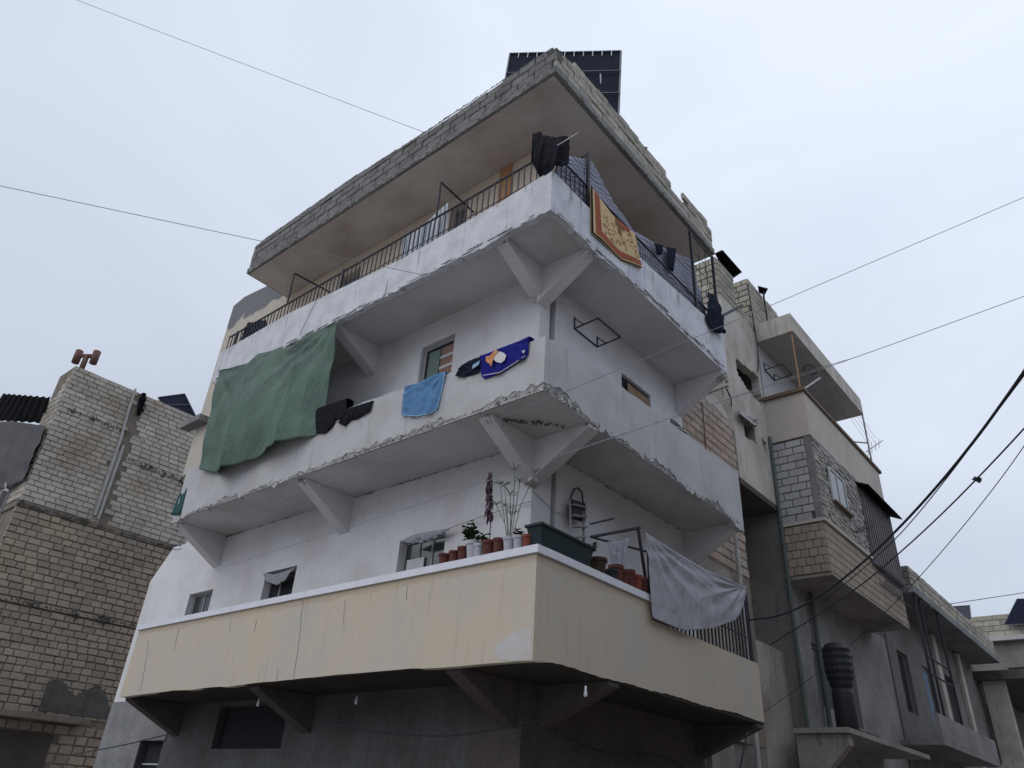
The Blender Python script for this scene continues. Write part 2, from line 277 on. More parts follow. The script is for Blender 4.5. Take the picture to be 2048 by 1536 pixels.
WPOS = {}
def link_obj(o, parent, wpos):
    COL.objects.link(o); wpos = Vector(wpos)
    if parent is not None: o.parent = parent; o.location = wpos-WPOS[parent.name]
    else: o.location = wpos
    WPOS[o.name] = wpos
    return o
def build(mb, name, m, parent=None, smooth=False, origin=None, solid=0, kind=None, label=None):
    if origin is None:
        xs = [v.x for v in mb.v]; ys = [v.y for v in mb.v]; zs = [v.z for v in mb.v]
        origin = Vector(((min(xs)+max(xs))/2, (min(ys)+max(ys))/2, min(zs)))
    origin = Vector(origin)
    me = bpy.data.meshes.new(name); me.from_pydata([tuple(v-origin) for v in mb.v], [], mb.f); me.materials.append(m)
    if smooth: me.polygons.foreach_set('use_smooth', [True]*len(me.polygons))
    me.update(); o = bpy.data.objects.new(name, me)
    if solid:
        md = o.modifiers.new('solid', 'SOLIDIFY'); md.thickness = solid; md.offset = 0
    link_obj(o, parent, origin)
    if kind: o['kind'] = kind
    if label: o['label'] = label
    return o
def tag(o, label=None, cat=None, group=None, kind=None):
    if label: o['label'] = label
    if cat: o['category'] = cat
    if group: o['group'] = group
    if kind: o['kind'] = kind
    return o
def thing(name, label, cat, loc, group=None):
    o = bpy.data.objects.new(name, None); o.empty_display_size = 0.3
    link_obj(o, None, loc); return tag(o, label, cat, group)
def inst(src, parent, wpos, rot=None, scale=None, name=None):
    o = src.copy(); COL.objects.link(o); o.parent = parent; o.location = Vector(wpos)-WPOS[parent.name]
    if rot: o.rotation_euler = rot
    if scale: o.scale = scale
    WPOS[o.name] = Vector(wpos); return o

def inpoly(u, v, poly):
    c = False; j = len(poly)-1
    for i in range(len(poly)):
        if (poly[i][1] > v) != (poly[j][1] > v) and u < (poly[j][0]-poly[i][0])*(v-poly[i][1])/(poly[j][1]-poly[i][1])+poly[i][0]: c = not c
        j = i
    return c
def wall_mb(face, c, u0, u1, z0, z1, holes=(), th=0.2, zt=None):
    """wall sheet with real openings. face 'y': looks to -y at y=c; 'x': looks to +x at x=c. u is x or y."""
    mb = MB(); us = sorted({u0, u1, *[max(u0, min(u1, h[i])) for h in holes for i in (0, 1)]}); zs = sorted({z0, z1, *[max(z0, min(z1, h[i])) for h in holes for i in (2, 3)]})
    def P(u, z, d): return (u, c+d, z) if face == 'y' else (c-d, u, z)
    def solid(i, j):
        if i < 0 or j < 0 or i >= len(us)-1 or j >= len(zs)-1: return False
        a, b = (us[i]+us[i+1])/2, (zs[j]+zs[j+1])/2
        return not any(h[0] < a < h[1] and h[2] < b < h[3] for h in holes)
    for i in range(len(us)-1):
        for j in range(len(zs)-1):
            if not solid(i, j): continue
            a, b, e, g = us[i], us[i+1], zs[j], zs[j+1]
            mb.add([P(a,e,0),P(b,e,0),P(b,g,0),P(a,g,0)], [(0,1,2,3)]); mb.add([P(a,e,th),P(b,e,th),P(b,g,th),P(a,g,th)], [(3,2,1,0)])
            if not solid(i-1, j): mb.add([P(a,e,0),P(a,g,0),P(a,g,th),P(a,e,th)], [(0,1,2,3)])
            if not solid(i+1, j): mb.add([P(b,e,0),P(b,e,th),P(b,g,th),P(b,g,0)], [(0,1,2,3)])
            if not solid(i, j-1): mb.add([P(a,e,0),P(a,e,th),P(b,e,th),P(b,e,0)], [(0,1,2,3)])
            if not solid(i, j+1): mb.add([P(a,g,0),P(b,g,0),P(b,g,th),P(a,g,th)], [(0,1,2,3)])
    return mb
def poly_wall(face, c, u0, u1, z0, z1, polys, cell=0.06, th=0.2, top=None):
    """wall sheet with broken, ragged openings"""
    mb = MB(); nu = int((u1-u0)/cell)+1; nz_ = int((z1-z0)/cell)+1; du = (u1-u0)/nu; dz = (z1-z0)/nz_
    def P(u, z, d): return (u, c+d, z) if face == 'y' else (c-d, u, z)
    S_ = [[not any(inpoly(u0+(i+.5)*du+0.02*noise.noise(Vector((i*.5, j*.5, 3))), z0+(j+.5)*dz, p) for p in polys) and (top is None or z0+(j+.5)*dz < top(u0+(i+.5)*du)) for j in range(nz_)] for i in range(nu)]
    idx = {}
    def V(i, j, k):
        q = (i, j, k)
        if q not in idx:
            w = 0.35*noise.noise(Vector((i*.9, j*.9, 1))); h = 0.35*noise.noise(Vector((i*.9, j*.9, 9)))
            edge = 0 < i < nu and 0 < j < nz_
            idx[q] = len(mb.v); mb.v.append(Vector(P(u0+(i+(w if edge else 0))*du, z0+(j+(h if edge else 0))*dz, th if k else 0)))
        return idx[q]
    for i in range(nu):
        for j in range(nz_):
            if not S_[i][j]: continue
            mb.f.append((V(i,j,0),V(i+1,j,0),V(i+1,j+1,0),V(i,j+1,0)))
            for (a, b, p, q) in ((-1,0,(i,j),(i,j+1)),(1,0,(i+1,j+1),(i+1,j)),(0,-1,(i+1,j),(i,j)),(0,1,(i,j+1),(i+1,j+1))):
                I, J = i+a, j+b
                if I < 0 or J < 0 or I >= nu or J >= nz_ or not S_[I][J]:
                    mb.f.append((V(*p,0),V(*q,0),V(*q,1),V(*p,1)))
    return mb

# one block of masonry: unit size, front at local y=0 looking to -y, 16 triangles, a few variants
BLK = []
for k in range(6):
    random.seed(100+k); j = lambda a: random.uniform(-a, a)
    f = [(-.5+.035+j(.015), j(.05), .06+j(.03)), (.5-.035+j(.015), j(.05), .06+j(.03)), (.5-.035+j(.015), j(.05), .94+j(.03)), (-.5+.035+j(.015), j(.05), .94+j(.03))]
    b = [(-.5+j(.008), .25, j(.02)), (.5+j(.008), .25, j(.02)), (.5+j(.008), .25, 1+j(.02)), (-.5+j(.008), .25, 1+j(.02))]
    c = [(-.5, 1, 0), (.5, 1, 0), (.5, 1, 1), (-.5, 1, 1)]
    BLK.append((f+b+c, [(0,1,2,3), (4,5,1,0), (5,6,2,1), (6,7,3,2), (7,4,0,3), (8,9,5,4), (9,10,6,5), (10,11,7,6), (11,8,4,7)]))
random.seed(7)
BLKMESH = {}
def blk_mesh(k, m):
    key = (k, m.name)
    if key not in BLKMESH:
        me = bpy.data.meshes.new('masonry_block'); me.from_pydata(BLK[k][0], [], BLK[k][1]); me.materials.append(m); BLKMESH[key] = me
    return BLKMESH[key]
def masonry(parent, name, face, c, u0, u1, z0, z1, bw, bh, m, joint=0.018, depth=0.06, out=0.012, keep=None, limit=300, wvar=0.0, tilt=0.01, tjit=0.006, skip=0.0):
    """courses of separate blocks laid on a wall plane; nearest `limit` are objects, the others one stuff mesh"""
    cand = []; nrow = int(round((z1-z0)/bh)); bh = (z1-z0)/max(nrow, 1)
    for r in range(nrow):
        z = z0+r*bh; u = u0-(bw*0.5 if r % 2 else 0)-random.uniform(0, bw*0.12)
        while u < u1-0.02:
            w = bw*(1+random.uniform(-wvar, wvar)); a, b = max(u, u0), min(u+w, u1); u += w
            if b-a < bw*0.22: continue
            uc = (a+b)/2
            if keep and not keep(uc, z+bh/2): continue
            if random.random() < skip: continue
            cand.append((uc, z+joint/2, b-a-joint, bh-joint))
    def W(uc, z, d): return Vector((uc, c-d, z)) if face == 'y' else Vector((c+d, uc, z))
    cand.sort(key=lambda q: (W(q[0], q[1], 0)-CAM).length)
    rz = 0 if face == 'y' else math.pi/2
    rest = MB()
    for i, (uc, z, w, h) in enumerate(cand):
        k = random.randrange(6); p = W(uc, z, out+random.uniform(-tjit, tjit)); rot = (random.uniform(-tilt, tilt), random.uniform(-tilt, tilt)*0.6, rz+random.uniform(-tilt, tilt)*0.5)
        sc = (w, depth, h)
        if i < limit:
            o = bpy.data.objects.new(name, blk_mesh(k, m)); link_obj(o, parent, p); o.rotation_euler = rot; o.scale = sc
        else:
            cz, sz = math.cos(rz), math.sin(rz)
            vs = [(p.x+cz*x*w-sz*y*depth, p.y+sz*x*w+cz*y*depth, p.z+zz*h) for x, y, zz in BLK[k][0]]
            rest.add(vs, BLK[k][1])
    if rest.v: build(rest, name+'_courses', m, parent, kind='stuff')

def rubble_edge(parent, name, a, b, r, n, m, jit, down=0.0):
    a, b = Vector(a), Vector(b); mb = MB()
    for i in range(n):
        t = random.random(); p = a.lerp(b, t); q = 0.4+0.8*abs(noise.noise(Vector((t*14+a.x, a.z, b.y))))*2
        mb.chip(p+Vector((random.uniform(-jit[0], jit[0]), random.uniform(-jit[1], jit[1]), random.uniform(-jit[2], jit[2])*q-down)), r*random.uniform(.4, 1.2)*min(q, 1.3))
    return build(mb, name, m, parent, kind='stuff')

def rough_strip(name, face, u0, u1, zlo, zhi, amp=0.014, off=0.006, step=0.022, rows=7, m=None, parent=None):
    mb = MB(); n = int(abs(u1-u0)/step)
    for i in range(n+1):
        u = u0+(u1-u0)*i/n
        for j in range(rows):
            z = zlo(u)+(zhi(u)-zlo(u))*j/(rows-1); q = Vector((u*11, z*17, 2.3)); d = amp*(noise.noise(q)*1.1+noise.noise(q*2.7)*.9)+off
            if j in (0, rows-1): d = -0.02 if j else 0.0
            zz = z+(0.012*noise.noise(q*1.9) if 0 < j < rows-1 else 0)
            mb.v.append(Vector((u, -d, zz)) if face == 'y' else Vector((d, u, zz)))
    for i in range(n):
        for j in range(rows-1):
            a = i*rows+j; mb.f.append((a, a+rows, a+rows+1, a+1))
    return build(mb, name, m or M['rubble'], parent)
def resample(pts, n):
    pts = [Vector(p) for p in pts]; d = [0]
    for a, b in zip(pts, pts[1:]): d.append(d[-1]+(b-a).length)
    out_ = []
    for i in range(n):
        s = d[-1]*i/(n-1); k = 0
        while k < len(d)-2 and d[k+1] < s: k += 1
        out_.append(pts[k].lerp(pts[k+1], (s-d[k])/max(d[k+1]-d[k], 1e-6)))
    return out_
def cloth_mb(top, bot, nrm, folds=((5, .02, 0),), billow=0.0, nu=40, nv=24, over=None, seed=0, amp0=0.12, crump=0.01, gather=()):
    T, B = resample(top, nu), resample(bot, nu); nrm = Vector(nrm).normalized(); mb = MB(); rows = []
    if over:
        ov = Vector(over); rows.append([p+ov+Vector((0, 0, -0.16)) for p in T]); rows.append([p+ov+Vector((0, 0, 0.012)) for p in T]); rows.append([p+ov*0.5+Vector((0, 0, 0.02)) for p in T])
    for j in range(nv):
        v = j/(nv-1); row = []
        for i in range(nu):
            u = i/(nu-1); p = T[i].lerp(B[i], v)
            d = billow*math.sin(math.pi*min(v*0.9+0.05, 1))*math.sin(math.pi*min(max(u, .02), .98))
            for fr, am, ph in folds: d += am*(amp0+(1-amp0)*v)*(1.25-2.1*abs(math.sin(fr*u*3.1416+ph*.5+.7*v*math.sin(fr+ph)))**.75)
            for gu, gv, k_, am, ph in gather:
                du, dv = (u-gu)*1.3, v-gv; rr = math.hypot(du, dv); th_ = math.atan2(dv, abs(du)+1e-4)
                w_ = math.sin(k_*th_*1.6+ph+2*noise.noise(Vector((th_*2, k_, ph)))); d += am*.55*min(rr*2.5, 1)*max(0, 1-rr*.8)*(w_ if w_ < 0 else w_*w_)
            d += crump*noise.noise(Vector((u*5+seed, v*5, seed)))*1.6*min(1, .15+v*2)
            row.append(p+nrm*d)
        rows.append(row)
    n = len(rows)
    for r_ in rows: mb.v += r_
    for j in range(n-1):
        for i in range(nu-1): mb.f.append((j*nu+i, (j+1)*nu+i, (j+1)*nu+i+1, j*nu+i+1))
    return mb
def cloth(name, label, cat, m, top, bot, nrm, th=0.006, group=None, parent=None, **kw):
    o = build(cloth_mb(top, bot, nrm, **kw), name, m, parent, smooth=True, solid=th)
    if parent is None: tag(o, label, cat, group)
    return o
def wire(label, pts, r, m=None, group='overhead cables', name='overhead_cable', sag=0.0, cat='cable'):
    pts = [Vector(p) for p in pts]
    if name == 'overhead_cable' and abs((pts[0]-CAM).dot(_r2)/(pts[0]-CAM).dot(_f)) > .69 or (pts[0]-CAM).dot(_u2)/(pts[0]-CAM).dot(_f) > .52:   # leaves the picture: it goes on to its far pole
        pts = [pts[0]+(pts[0]-pts[1]).normalized()*18]+pts if len(pts) > 2 else [pts[0]+(pts[0]-pts[1]).normalized()*18, pts[1]]
    if len(pts) == 2:
        a, b = pts; pts = [a.lerp(b, i/24)-Vector((0, 0, sag*4*(i/24)*(1-i/24))) for i in range(25)]
    else:   # smooth the polyline
        for _ in range(3):
            q = [pts[0]]
            for a, b in zip(pts, pts[1:]): q += [a.lerp(b, .25), a.lerp(b, .75)]
            q.append(pts[-1]); pts = q
    return tag(build(MB().tube(pts, r, 5), name, m or M['cable'], smooth=True), label, cat, group)
def window(parent, face, c, u0, u1, z0, z1, frame_m, pane_m, rec=0.12, fw=0.05, mull=(), bars=(), name='window'):
    """frame with its pane(s) set back in a real opening"""
    def P(u, z, d): return (u, c+d, z) if face == 'y' else (c-d, u, z)
    def bx(mb, a, b, e, g, d0, d1):
        p, q = P(a, e, d0), P(b, g, d1); return mb.box(p[0], q[0], p[1], q[1], p[2], q[2])
    fr = MB()
    bx(fr, u0, u0+fw, z0, z1, rec, rec+.05); bx(fr, u1-fw, u1, z0, z1, rec, rec+.05)
    bx(fr, u0+fw, u1-fw, z1-fw, z1, rec, rec+.05); bx(fr, u0+fw, u1-fw, z0, z0+fw, rec, rec+.05)
    for u in mull: bx(fr, u-.02, u+.02, z0+fw, z1-fw, rec+.004, rec+.046)
    w = build(fr, name, frame_m, parent)
    p = MB(); bx(p, u0+fw, u1-fw, z0+fw, z1-fw, rec+.02, rec+.035); build(p, 'pane', pane_m, w)
    for (a, b, e, g, mm, nm) in bars:
        q = MB(); bx(q, a, b, e, g, rec-.012, rec+.003); build(q, nm, mm, w)
    return w

# ------------------------------------------------------------------ ground
build(MB().box(-400, 400, -400, 400, -0.5, 0), 'street', M['pale_street'], origin=(0, 0, 0), kind='structure')
build(MB().box(-20.6, 0.35, 0.05, 0.95, 0.004, 0.13), 'pavement', M['pavement'], kind='structure')
build(MB().box(-0.85, 0.35, 0.95, 40, 0.004, 0.13), 'pavement', M['pavement'], kind='structure')

# ------------------------------------------------------------------ MAIN BUILDING
B1 = thing('apartment_building', 'white and cream corner apartment building with three wraparound balconies and a wide concrete roof slab', 'building', (-1.1, 1.2, 0))
XL, YR, WY, WX = -9.69, 6.1, 1.2, -1.1
# ground storey
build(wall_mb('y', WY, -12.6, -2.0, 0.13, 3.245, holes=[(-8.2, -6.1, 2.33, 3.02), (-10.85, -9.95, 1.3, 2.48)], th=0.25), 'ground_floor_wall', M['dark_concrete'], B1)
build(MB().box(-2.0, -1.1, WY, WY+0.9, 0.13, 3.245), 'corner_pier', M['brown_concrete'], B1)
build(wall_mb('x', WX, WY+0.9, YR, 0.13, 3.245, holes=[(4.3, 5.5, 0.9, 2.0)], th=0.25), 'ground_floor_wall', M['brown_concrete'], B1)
build(MB().prism([(-12.6, WY, 3.25), (-11.901, WY, 3.25), (-11.901, WY, 6.612), (-12.6, WY, 5.9)], (0, .2, 0)), 'first_floor_wall', M['white_plaster'], B1)
build(MB().box(-11.3, -1.9, WY+0.9, YR-0.05, 0.1, 12.9).box(-12.4, -11.31, WY+0.9, YR-0.05, 8.8, 12.9).box(-12.4, -11.31, WY+0.9, YR-0.05, .1, 5.6), 'dark_core', M['dark_void'], B1)  # solid core behind the openings, painted dark as unlit rooms
window(B1, 'y', WY, -8.2, -6.1, 2.33, 3.02, M['dark_void'], M['dark_void'])
build(MB().box(-12.6, -9.86, WY-.02, WY+.0, 0.13, 1.3).box(-12.6, -10.86, WY-.02, WY+.0, 1.3, 3.24).box(-10.86, -9.9, WY-.02, WY+.0, 2.48, 3.24), 'plaster_coat', M['cement'], B1)
window(B1, 'y', WY, -10.85, -9.95, 1.3, 2.48, M['dark_void'], M['dark_void'], bars=[(-10.8, -10.0, 2.06, 2.09, M['steel'], 'bar')])
window(B1, 'x', WX, 4.3, 5.5, 0.9, 2.0, M['grey_frame'], M['dark_void'])
# storey walls
lowH = [(-10.5, -9.56, 4.5, 5.34), (-7.68, -6.68, 4.5, 5.42), (-3.86, -2.8, 4.2, 5.42)]
build(wall_mb('y', WY, -11.9, -1.104, 3.25, 6.615, lowH), 'first_floor_wall', M['white_plaster'], B1)
build(wall_mb('x', WX, WY+.003, YR, 3.25, 6.615, [(1.66, 1.78, 3.3, 6.3), (4.5, 5.4, 3.3, 5.3)]), 'first_floor_wall', M['white_plaster'], B1)
midH = [(-3.98, -3.1, 6.7, 9.27)]
build(wall_mb('y', WY, XL-0.3, -1.104, 6.62, 9.905, midH), 'second_floor_wall', M['white_plaster'], B1)
build(wall_mb('x', WX, WY+.003, YR, 6.62, 9.905, [(1.47, 1.63, 6.7, 9.72), (3.73, 4.8, 8.3, 9.0)]), 'second_floor_wall', M['white_plaster'], B1)
topH = [(-7.34, -6.55, 11.0, 12.5), (-3.66, -3.16, 10.9, 12.68), (-9.6, -9.1, 10.9, 12.3)]
build(wall_mb('y', WY, XL, -1.104, 9.91, 13.13, topH), 'third_floor_wall', M['cream_wall'], B1)
build(wall_mb('x', WX, WY+.003, YR, 9.91, 13.13, [(2.6, 3.6, 10.0, 12.2)]), 'third_floor_wall', M['cream_wall'], B1)
# wing that continues left behind the balconies
build(MB().box(-11.4, XL-0.3, WY+.006, WY+0.25, 6.62, 8.6).box(-12.62, XL-.3, WY+.006, WY+.25, 8.601, 9.9), 'wing_wall', M['wing_wall'], B1)
mbw = MB(); mbw.prism([(-12.62, WY+.006, 9.9), (XL-.003, WY+.006, 9.9), (XL-.003, WY+.006, 13.78), (-12.1, WY+.006, 14.05), (-12.62, WY+.006, 13.95)], (0, 0.25, 0))
build(mbw, 'wing_wall', M['wing_wall'], B1)
build(MB().box(-12.95, -12.0, WY-.28, WY, 9.94, 10.1), 'ledge', M['cement'], B1)
build(MB().box(-12.62, -12.4, WY+.25, YR, 3.0, 5.8).box(-12.62, -12.4, WY+.25, YR, 8.61, 13.2), 'end_wall', M['cement'], B1)

# balconies: slab, parapets as parts; brackets
def zprof(pts, t):
    for (a, za), (b, zb) in zip(pts, pts[1:]):
        if (a <= t <= b): return za+(zb-za)*(t-a)/(b-a)
    return pts[-1][1] if t > pts[-1][0] else pts[0][1]
def parapet(name, face, m, bot, top, u0, u1, th=0.11, n=40, rag=0.0, off=0.0):
    mb = MB(); rows = []
    for i in range(n+1):
        u = u0+(u1-u0)*i/n; zb = zprof(bot, u)+rag*noise.noise(Vector((u*7, 3, 1)))+rag*1.7*noise.noise(Vector((u*1.1, 7, 1)))-rag*0.6; zt = zprof(top, u)+rag*.25*noise.noise(Vector((u*3, 8, 1)))
        def P(d, z): return (u, off+d, z) if face == 'y' else (-off-d, u, z)
        rows.append([P(0, zb), P(0, zt), P(th, zt), P(th, zb)])
    for r_ in rows: mb.v += [Vector(p) for p in r_]
    for i in range(n):
        for k in range(4): a = i*4+k; b = i*4+(k+1) % 4; mb.f.append((a, a+4, b+4, b) if face == 'y' else (a, b, b+4, a+4))
    mb.f.append((0, 1, 2, 3)); mb.f.append((n*4+3, n*4+2, n*4+1, n*4))
    return build(mb, name, m, B1)
def bracket(face, at, ztop, h, w=0.24, reach=1.08, m=None, tip=0.05):
    m = m or M['white_plaster']
    if face == 'y':   # fin running from the wall towards -y
        poly = [(at-w/2, WY-.004, ztop), (at-w/2, WY-reach, ztop), (at-w/2, WY-reach, ztop-tip), (at-w/2, WY-.004, ztop-h)]; ext = (w, 0, 0)
    else:
        poly = [(WX+.004, at-w/2, ztop), (WX+reach, at-w/2, ztop), (WX+reach, at-w/2, ztop-tip), (WX+.004, at-w/2, ztop-h)]; ext = (0, w, 0)
    build(MB().prism(poly, ext), 'bracket', m, B1)
# low balcony
build(MB().box(XL+.01, -.01, .01, WY+.003, 3.10, 3.25).box(WX-.003, -.012, WY+.005, YR-.01, 3.10, 3.25), 'balcony_slab', M['shaded_soffit'], B1)
p = parapet('balcony_parapet', 'y', M['cream_parapet'], [(XL, 3.1), (-2.7, 3.12), (0, 3.08)], [(XL, 4.27), (0, 4.27)], XL, 0, rag=0.012)
build(MB().box(XL-.05, .04, -.035, .15, 4.275, 4.37), 'coping', M['coping'], p)
p = parapet('balcony_parapet', 'x', M['cream_parapet'], [(.11, 3.09), (.6, 3.12), (YR, 3.16)], [(.11, 4.27), (2.6, 4.27), (2.601, 4.05), (YR, 4.05)], 0.112, YR, rag=0.012, n=240)
build(MB().box(-.15, .035, .152, 2.62, 4.28, 4.375), 'coping', M['coping'], p)
build(MB().box(WX, -.115, YR-.1, YR, 3.26, 4.04), 'balcony_parapet', M['cream_parapet'], B1)
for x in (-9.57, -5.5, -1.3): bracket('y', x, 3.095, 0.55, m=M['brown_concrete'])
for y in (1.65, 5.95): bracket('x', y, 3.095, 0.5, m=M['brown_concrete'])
def ribbon(parent, name, pts, w, m, y=-.004, th=.003):
    mb = MB(); P = resample([oy(a, b, y) for a, b in pts], 14)
    for i, p in enumerate(P): P[i] = p+Vector((.012*noise.noise(Vector((i*.7, p.x, 2))), 0, 0))
    for p, q in zip(P, P[1:]):
        f = w*(.5+.5*abs(math.sin(p.z*9))); mb.hexa([p+Vector((-f, 0, 0)), p+Vector((f, 0, 0)), p+Vector((f, th, 0)), p+Vector((-f, th, 0)), q+Vector((-f, 0, 0)), q+Vector((f, 0, 0)), q+Vector((f, th, 0)), q+Vector((-f, th, 0))])
    return build(mb, name, m, parent)
for pts, w in (([(358, 1256), (348, 1300)], .006), ([(297, 1282), (290, 1330), (281, 1382)], .006), ([(513, 1240), (508, 1266)], .005), ([(606, 1201), (598, 1280), (587, 1356)], .006), ([(556, 1340), (553, 1360)], .005), ([(815, 1172), (812, 1200)], .005), ([(462, 1240), (458, 1262)], .004), ([(690, 1200), (686, 1250)], .003)):
    ribbon(B1, 'crack', pts, w*.5, M['crack'])
build(MB().prism([oy(a, b, -.003) for a, b in ((985, 1296), (1005, 1278), (1030, 1262), (1052, 1252), (1062, 1262), (1064, 1300), (1062, 1318), (1030, 1322), (1000, 1320))], (0, .0029, 0)), 'plaster_patch', M['patch'], B1)
# mid balcony
build(MB().box(XL+.01, -.01, .03, WY+.003, 6.48, 6.62).box(WX-.003, -.03, WY+.005, YR-.01, 6.48, 6.62), 'balcony_slab', M['soffit'], B1)
parapet('balcony_parapet', 'y', M['mid_parapet'], [(XL, 6.55), (-5, 6.60), (-2.5, 6.62), (0, 6.66)], [(XL, 7.62), (-3.6, 7.48), (-1.8, 7.36), (0, 7.34)], XL, 0, rag=0.09, n=320)
parapet('balcony_parapet', 'x', M['mid_parapet'], [(.1, 6.66), (1.2, 6.60), (2.5, 6.58), (YR, 6.52)], [(.1, 7.34), (.3, 7.42), (2, 7.47), (YR, 7.56)], .112, YR, rag=0.09, n=240)
build(MB().box(WX, -.115, YR-.1, YR, 6.63, 7.5), 'balcony_parapet', M['mid_parapet'], B1)
for x in (-9.68, -5.42, -1.12): bracket('y', x, 6.475, 0.66)
for y in (1.22, 5.97): bracket('x', y, 6.475, 0.66)
rough_strip('broken_edge', 'y', XL+.01, .0, lambda u: 6.476, lambda u: zprof([(XL, 6.60), (-2.5, 6.67), (0, 6.70)], u), parent=B1, off=-.008)
rough_strip('broken_edge', 'x', .0, YR-.01, lambda u: 6.476-.03*u/6, lambda u: zprof([(0, 6.70), (2.5, 6.63), (YR, 6.56)], u), parent=B1, off=-.008)
rubble_edge(B1, 'broken_lumps', (XL, 0.0, 6.50), (-.02, 0.0, 6.53), 0.022, 260, M['rubble'], (0.01, 0.008, 0.03))
rubble_edge(B1, 'broken_lumps', (.0, .02, 6.53), (.0, YR, 6.47), 0.022, 180, M['rubble'], (0.008, 0.01, 0.03))
rubble_edge(B1, 'broken_edge', (-1.1, .1, 6.47), (-1.1, .45, 6.40), 0.05, 60, M['rubble'], (0.09, 0.04, 0.04))
rubble_edge(B1, 'broken_edge', (-.35, 1.22, 6.42), (-.03, 1.22, 6.5), 0.05, 90, M['rubble'], (0.04, 0.09, 0.05))
rubble_edge(B1, 'broken_edge', (-.95, .35, 6.465), (-.35, 1.0, 6.465), 0.03, 60, M['crack'], (0.05, 0.05, 0.004))
for x in (-9.68, -5.42): rubble_edge(B1, 'broken_edge', (x, .1, 6.47), (x, .25, 6.44), 0.04, 30, M['rubble'], (0.09, 0.04, 0.03))
rubble_edge(B1, 'broken_edge', (-1.12, 1.16, 5.84), (-1.07, 1.2, 5.80), 0.04, 30, M['rubble'], (0.05, 0.05, 0.04))
# thin cracks where ceiling and wall meet
rubble_edge(B1, 'ceiling_crack', (XL, 1.185, 6.465), (-1.2, 1.185, 6.465), 0.016, 260, M['crack'], (0.01, 0.006, 0.006))
rubble_edge(B1, 'ceiling_crack', (-1.085, 1.4, 6.465), (-1.085, 5.9, 6.465), 0.014, 130, M['crack'], (0.006, 0.01, 0.006))
# top balcony
build(MB().box(XL+.01, -.01, .012, WY+.003, 9.76, 9.91).box(WX-.003, -.012, WY+.005, YR-.01, 9.76, 9.91), 'balcony_slab', M['soffit'], B1)
parapet('balcony_parapet', 'y', M['white_parapet'], [(-9.9, 9.9), (-7.4, 9.77), (-2.6, 9.68), (0, 9.72)], [(-9.9, 10.66), (-7.1, 10.68), (-5.3, 10.55), (-3.5, 10.42), (-1.1, 10.46), (0, 10.54)], -9.8, 0, rag=0.05, n=160)
parapet('balcony_parapet', 'x', M['white_parapet'], [(.1, 9.72), (1.2, 9.74), (3, 9.86), (5, 9.9), (YR, 9.84)], [(.1, 10.54), (1, 10.52), (3, 10.58), (5, 10.74), (YR, 10.82)], .112, YR, rag=0.05, n=120)
build(MB().box(WX, -.115, YR-.1, YR, 9.92, 10.7), 'balcony_parapet', M['white_parapet'], B1)
for x in (-9.6, -5.42, -1.12): bracket('y', x, 9.755, 0.62)
for y in (1.22, 5.97): bracket('x', y, 9.755, 0.7)
# peeling lime coat along its lower edge
def peel(face, u0, u1, zf, n):
    mb = MB()
    for i in range(n):
        u = random.uniform(u0, u1); w = random.uniform(.05, .35); z = zf(u)+random.uniform(-.03, .05); d = random.uniform(.004, .03); h = random.uniform(.012, .04)
        if face == 'y': mb.hexa([(u, -.004, z), (u, -d-.004, z-h*.3), (u+w, -d*.7-.004, z-h*.3+random.uniform(-.01, .02)), (u+w, -.004, z), (u, -.004, z+h), (u, -d-.006, z+h*.6), (u+w, -d*.7-.006, z+h*.6), (u+w, -.004, z+h)])
        else: mb.hexa([(.004, u, z), (d+.004, u, z-h*.3), (d*.7+.004, u+w, z-h*.3+random.uniform(-.01, .02)), (.004, u+w, z), (.004, u, z+h), (d+.006, u, z+h*.6), (d*.7+.006, u+w, z+h*.6), (.004, u+w, z+h)])
    return build(mb, 'peeling_edge', M['white_parapet'], B1, kind='stuff')
peel('y', -9.7, -.3, lambda u: zprof([(-9.9, 9.88), (-7.4, 9.76), (-2.6, 9.68), (0, 9.72)], u), 90)
peel('x', .1, 5.8, lambda u: zprof([(.1, 9.72), (1.2, 9.74), (3, 9.84), (YR, 9.84)], u), 60)
rubble_edge(B1, 'broken_edge', (-1.15, .05, 9.73), (-1.05, .15, 9.7), 0.035, 22, M['rubble'], (0.05, 0.03, 0.05))
rubble_edge(B1, 'broken_edge', (-.06, 1.2, 9.70), (.0, 1.3, 9.62), 0.035, 26, M['rubble'], (0.02, 0.06, 0.06))
rubble_edge(B1, 'broken_edge', (-.2, 5.97, 9.66), (-.02, 6.0, 9.66), 0.05, 50, M['rubble'], (0.05, 0.09, 0.07))
# roof slab
build(MB().box(XL, 0, 0, WY+.003, 12.98, 13.14).box(WX-.003, -.002, WY+.005, YR, 12.98, 13.14).box(-12.5, WX-.1, WY+.1, YR, 13.15, 13.2), 'roof_slab', M['cement'], B1)
build(MB().box(XL+.05, -.09, .06, WY-.01, 12.966, 12.98).box(WX+.01, -.09, WY-.009, YR-.03, 12.966, 12.98), 'ceiling', M['roof_soffit'], B1)
rough_strip('slab_edge', 'y', XL, 0, lambda u: 12.985, lambda u: 13.15, amp=.02, off=.004, rows=6, m=M['dark_block'], parent=B1)
rubble_edge(B1, 'broken_edge', (XL, -.01, 13.0), (-.3, -.01, 12.99), 0.03, 300, M['rubble'], (0.01, 0.015, 0.03))
rubble_edge(B1, 'broken_edge', (.01, .1, 12.99), (.01, YR, 13.01), 0.035, 220, M['rubble'], (0.015, 0.01, 0.03))
topL = [(-9.82, 13.86), (-9.2, 13.95), (-5.93, 14.0), (-3.43, 13.84), (-.75, 13.76), (0, 13.62)]
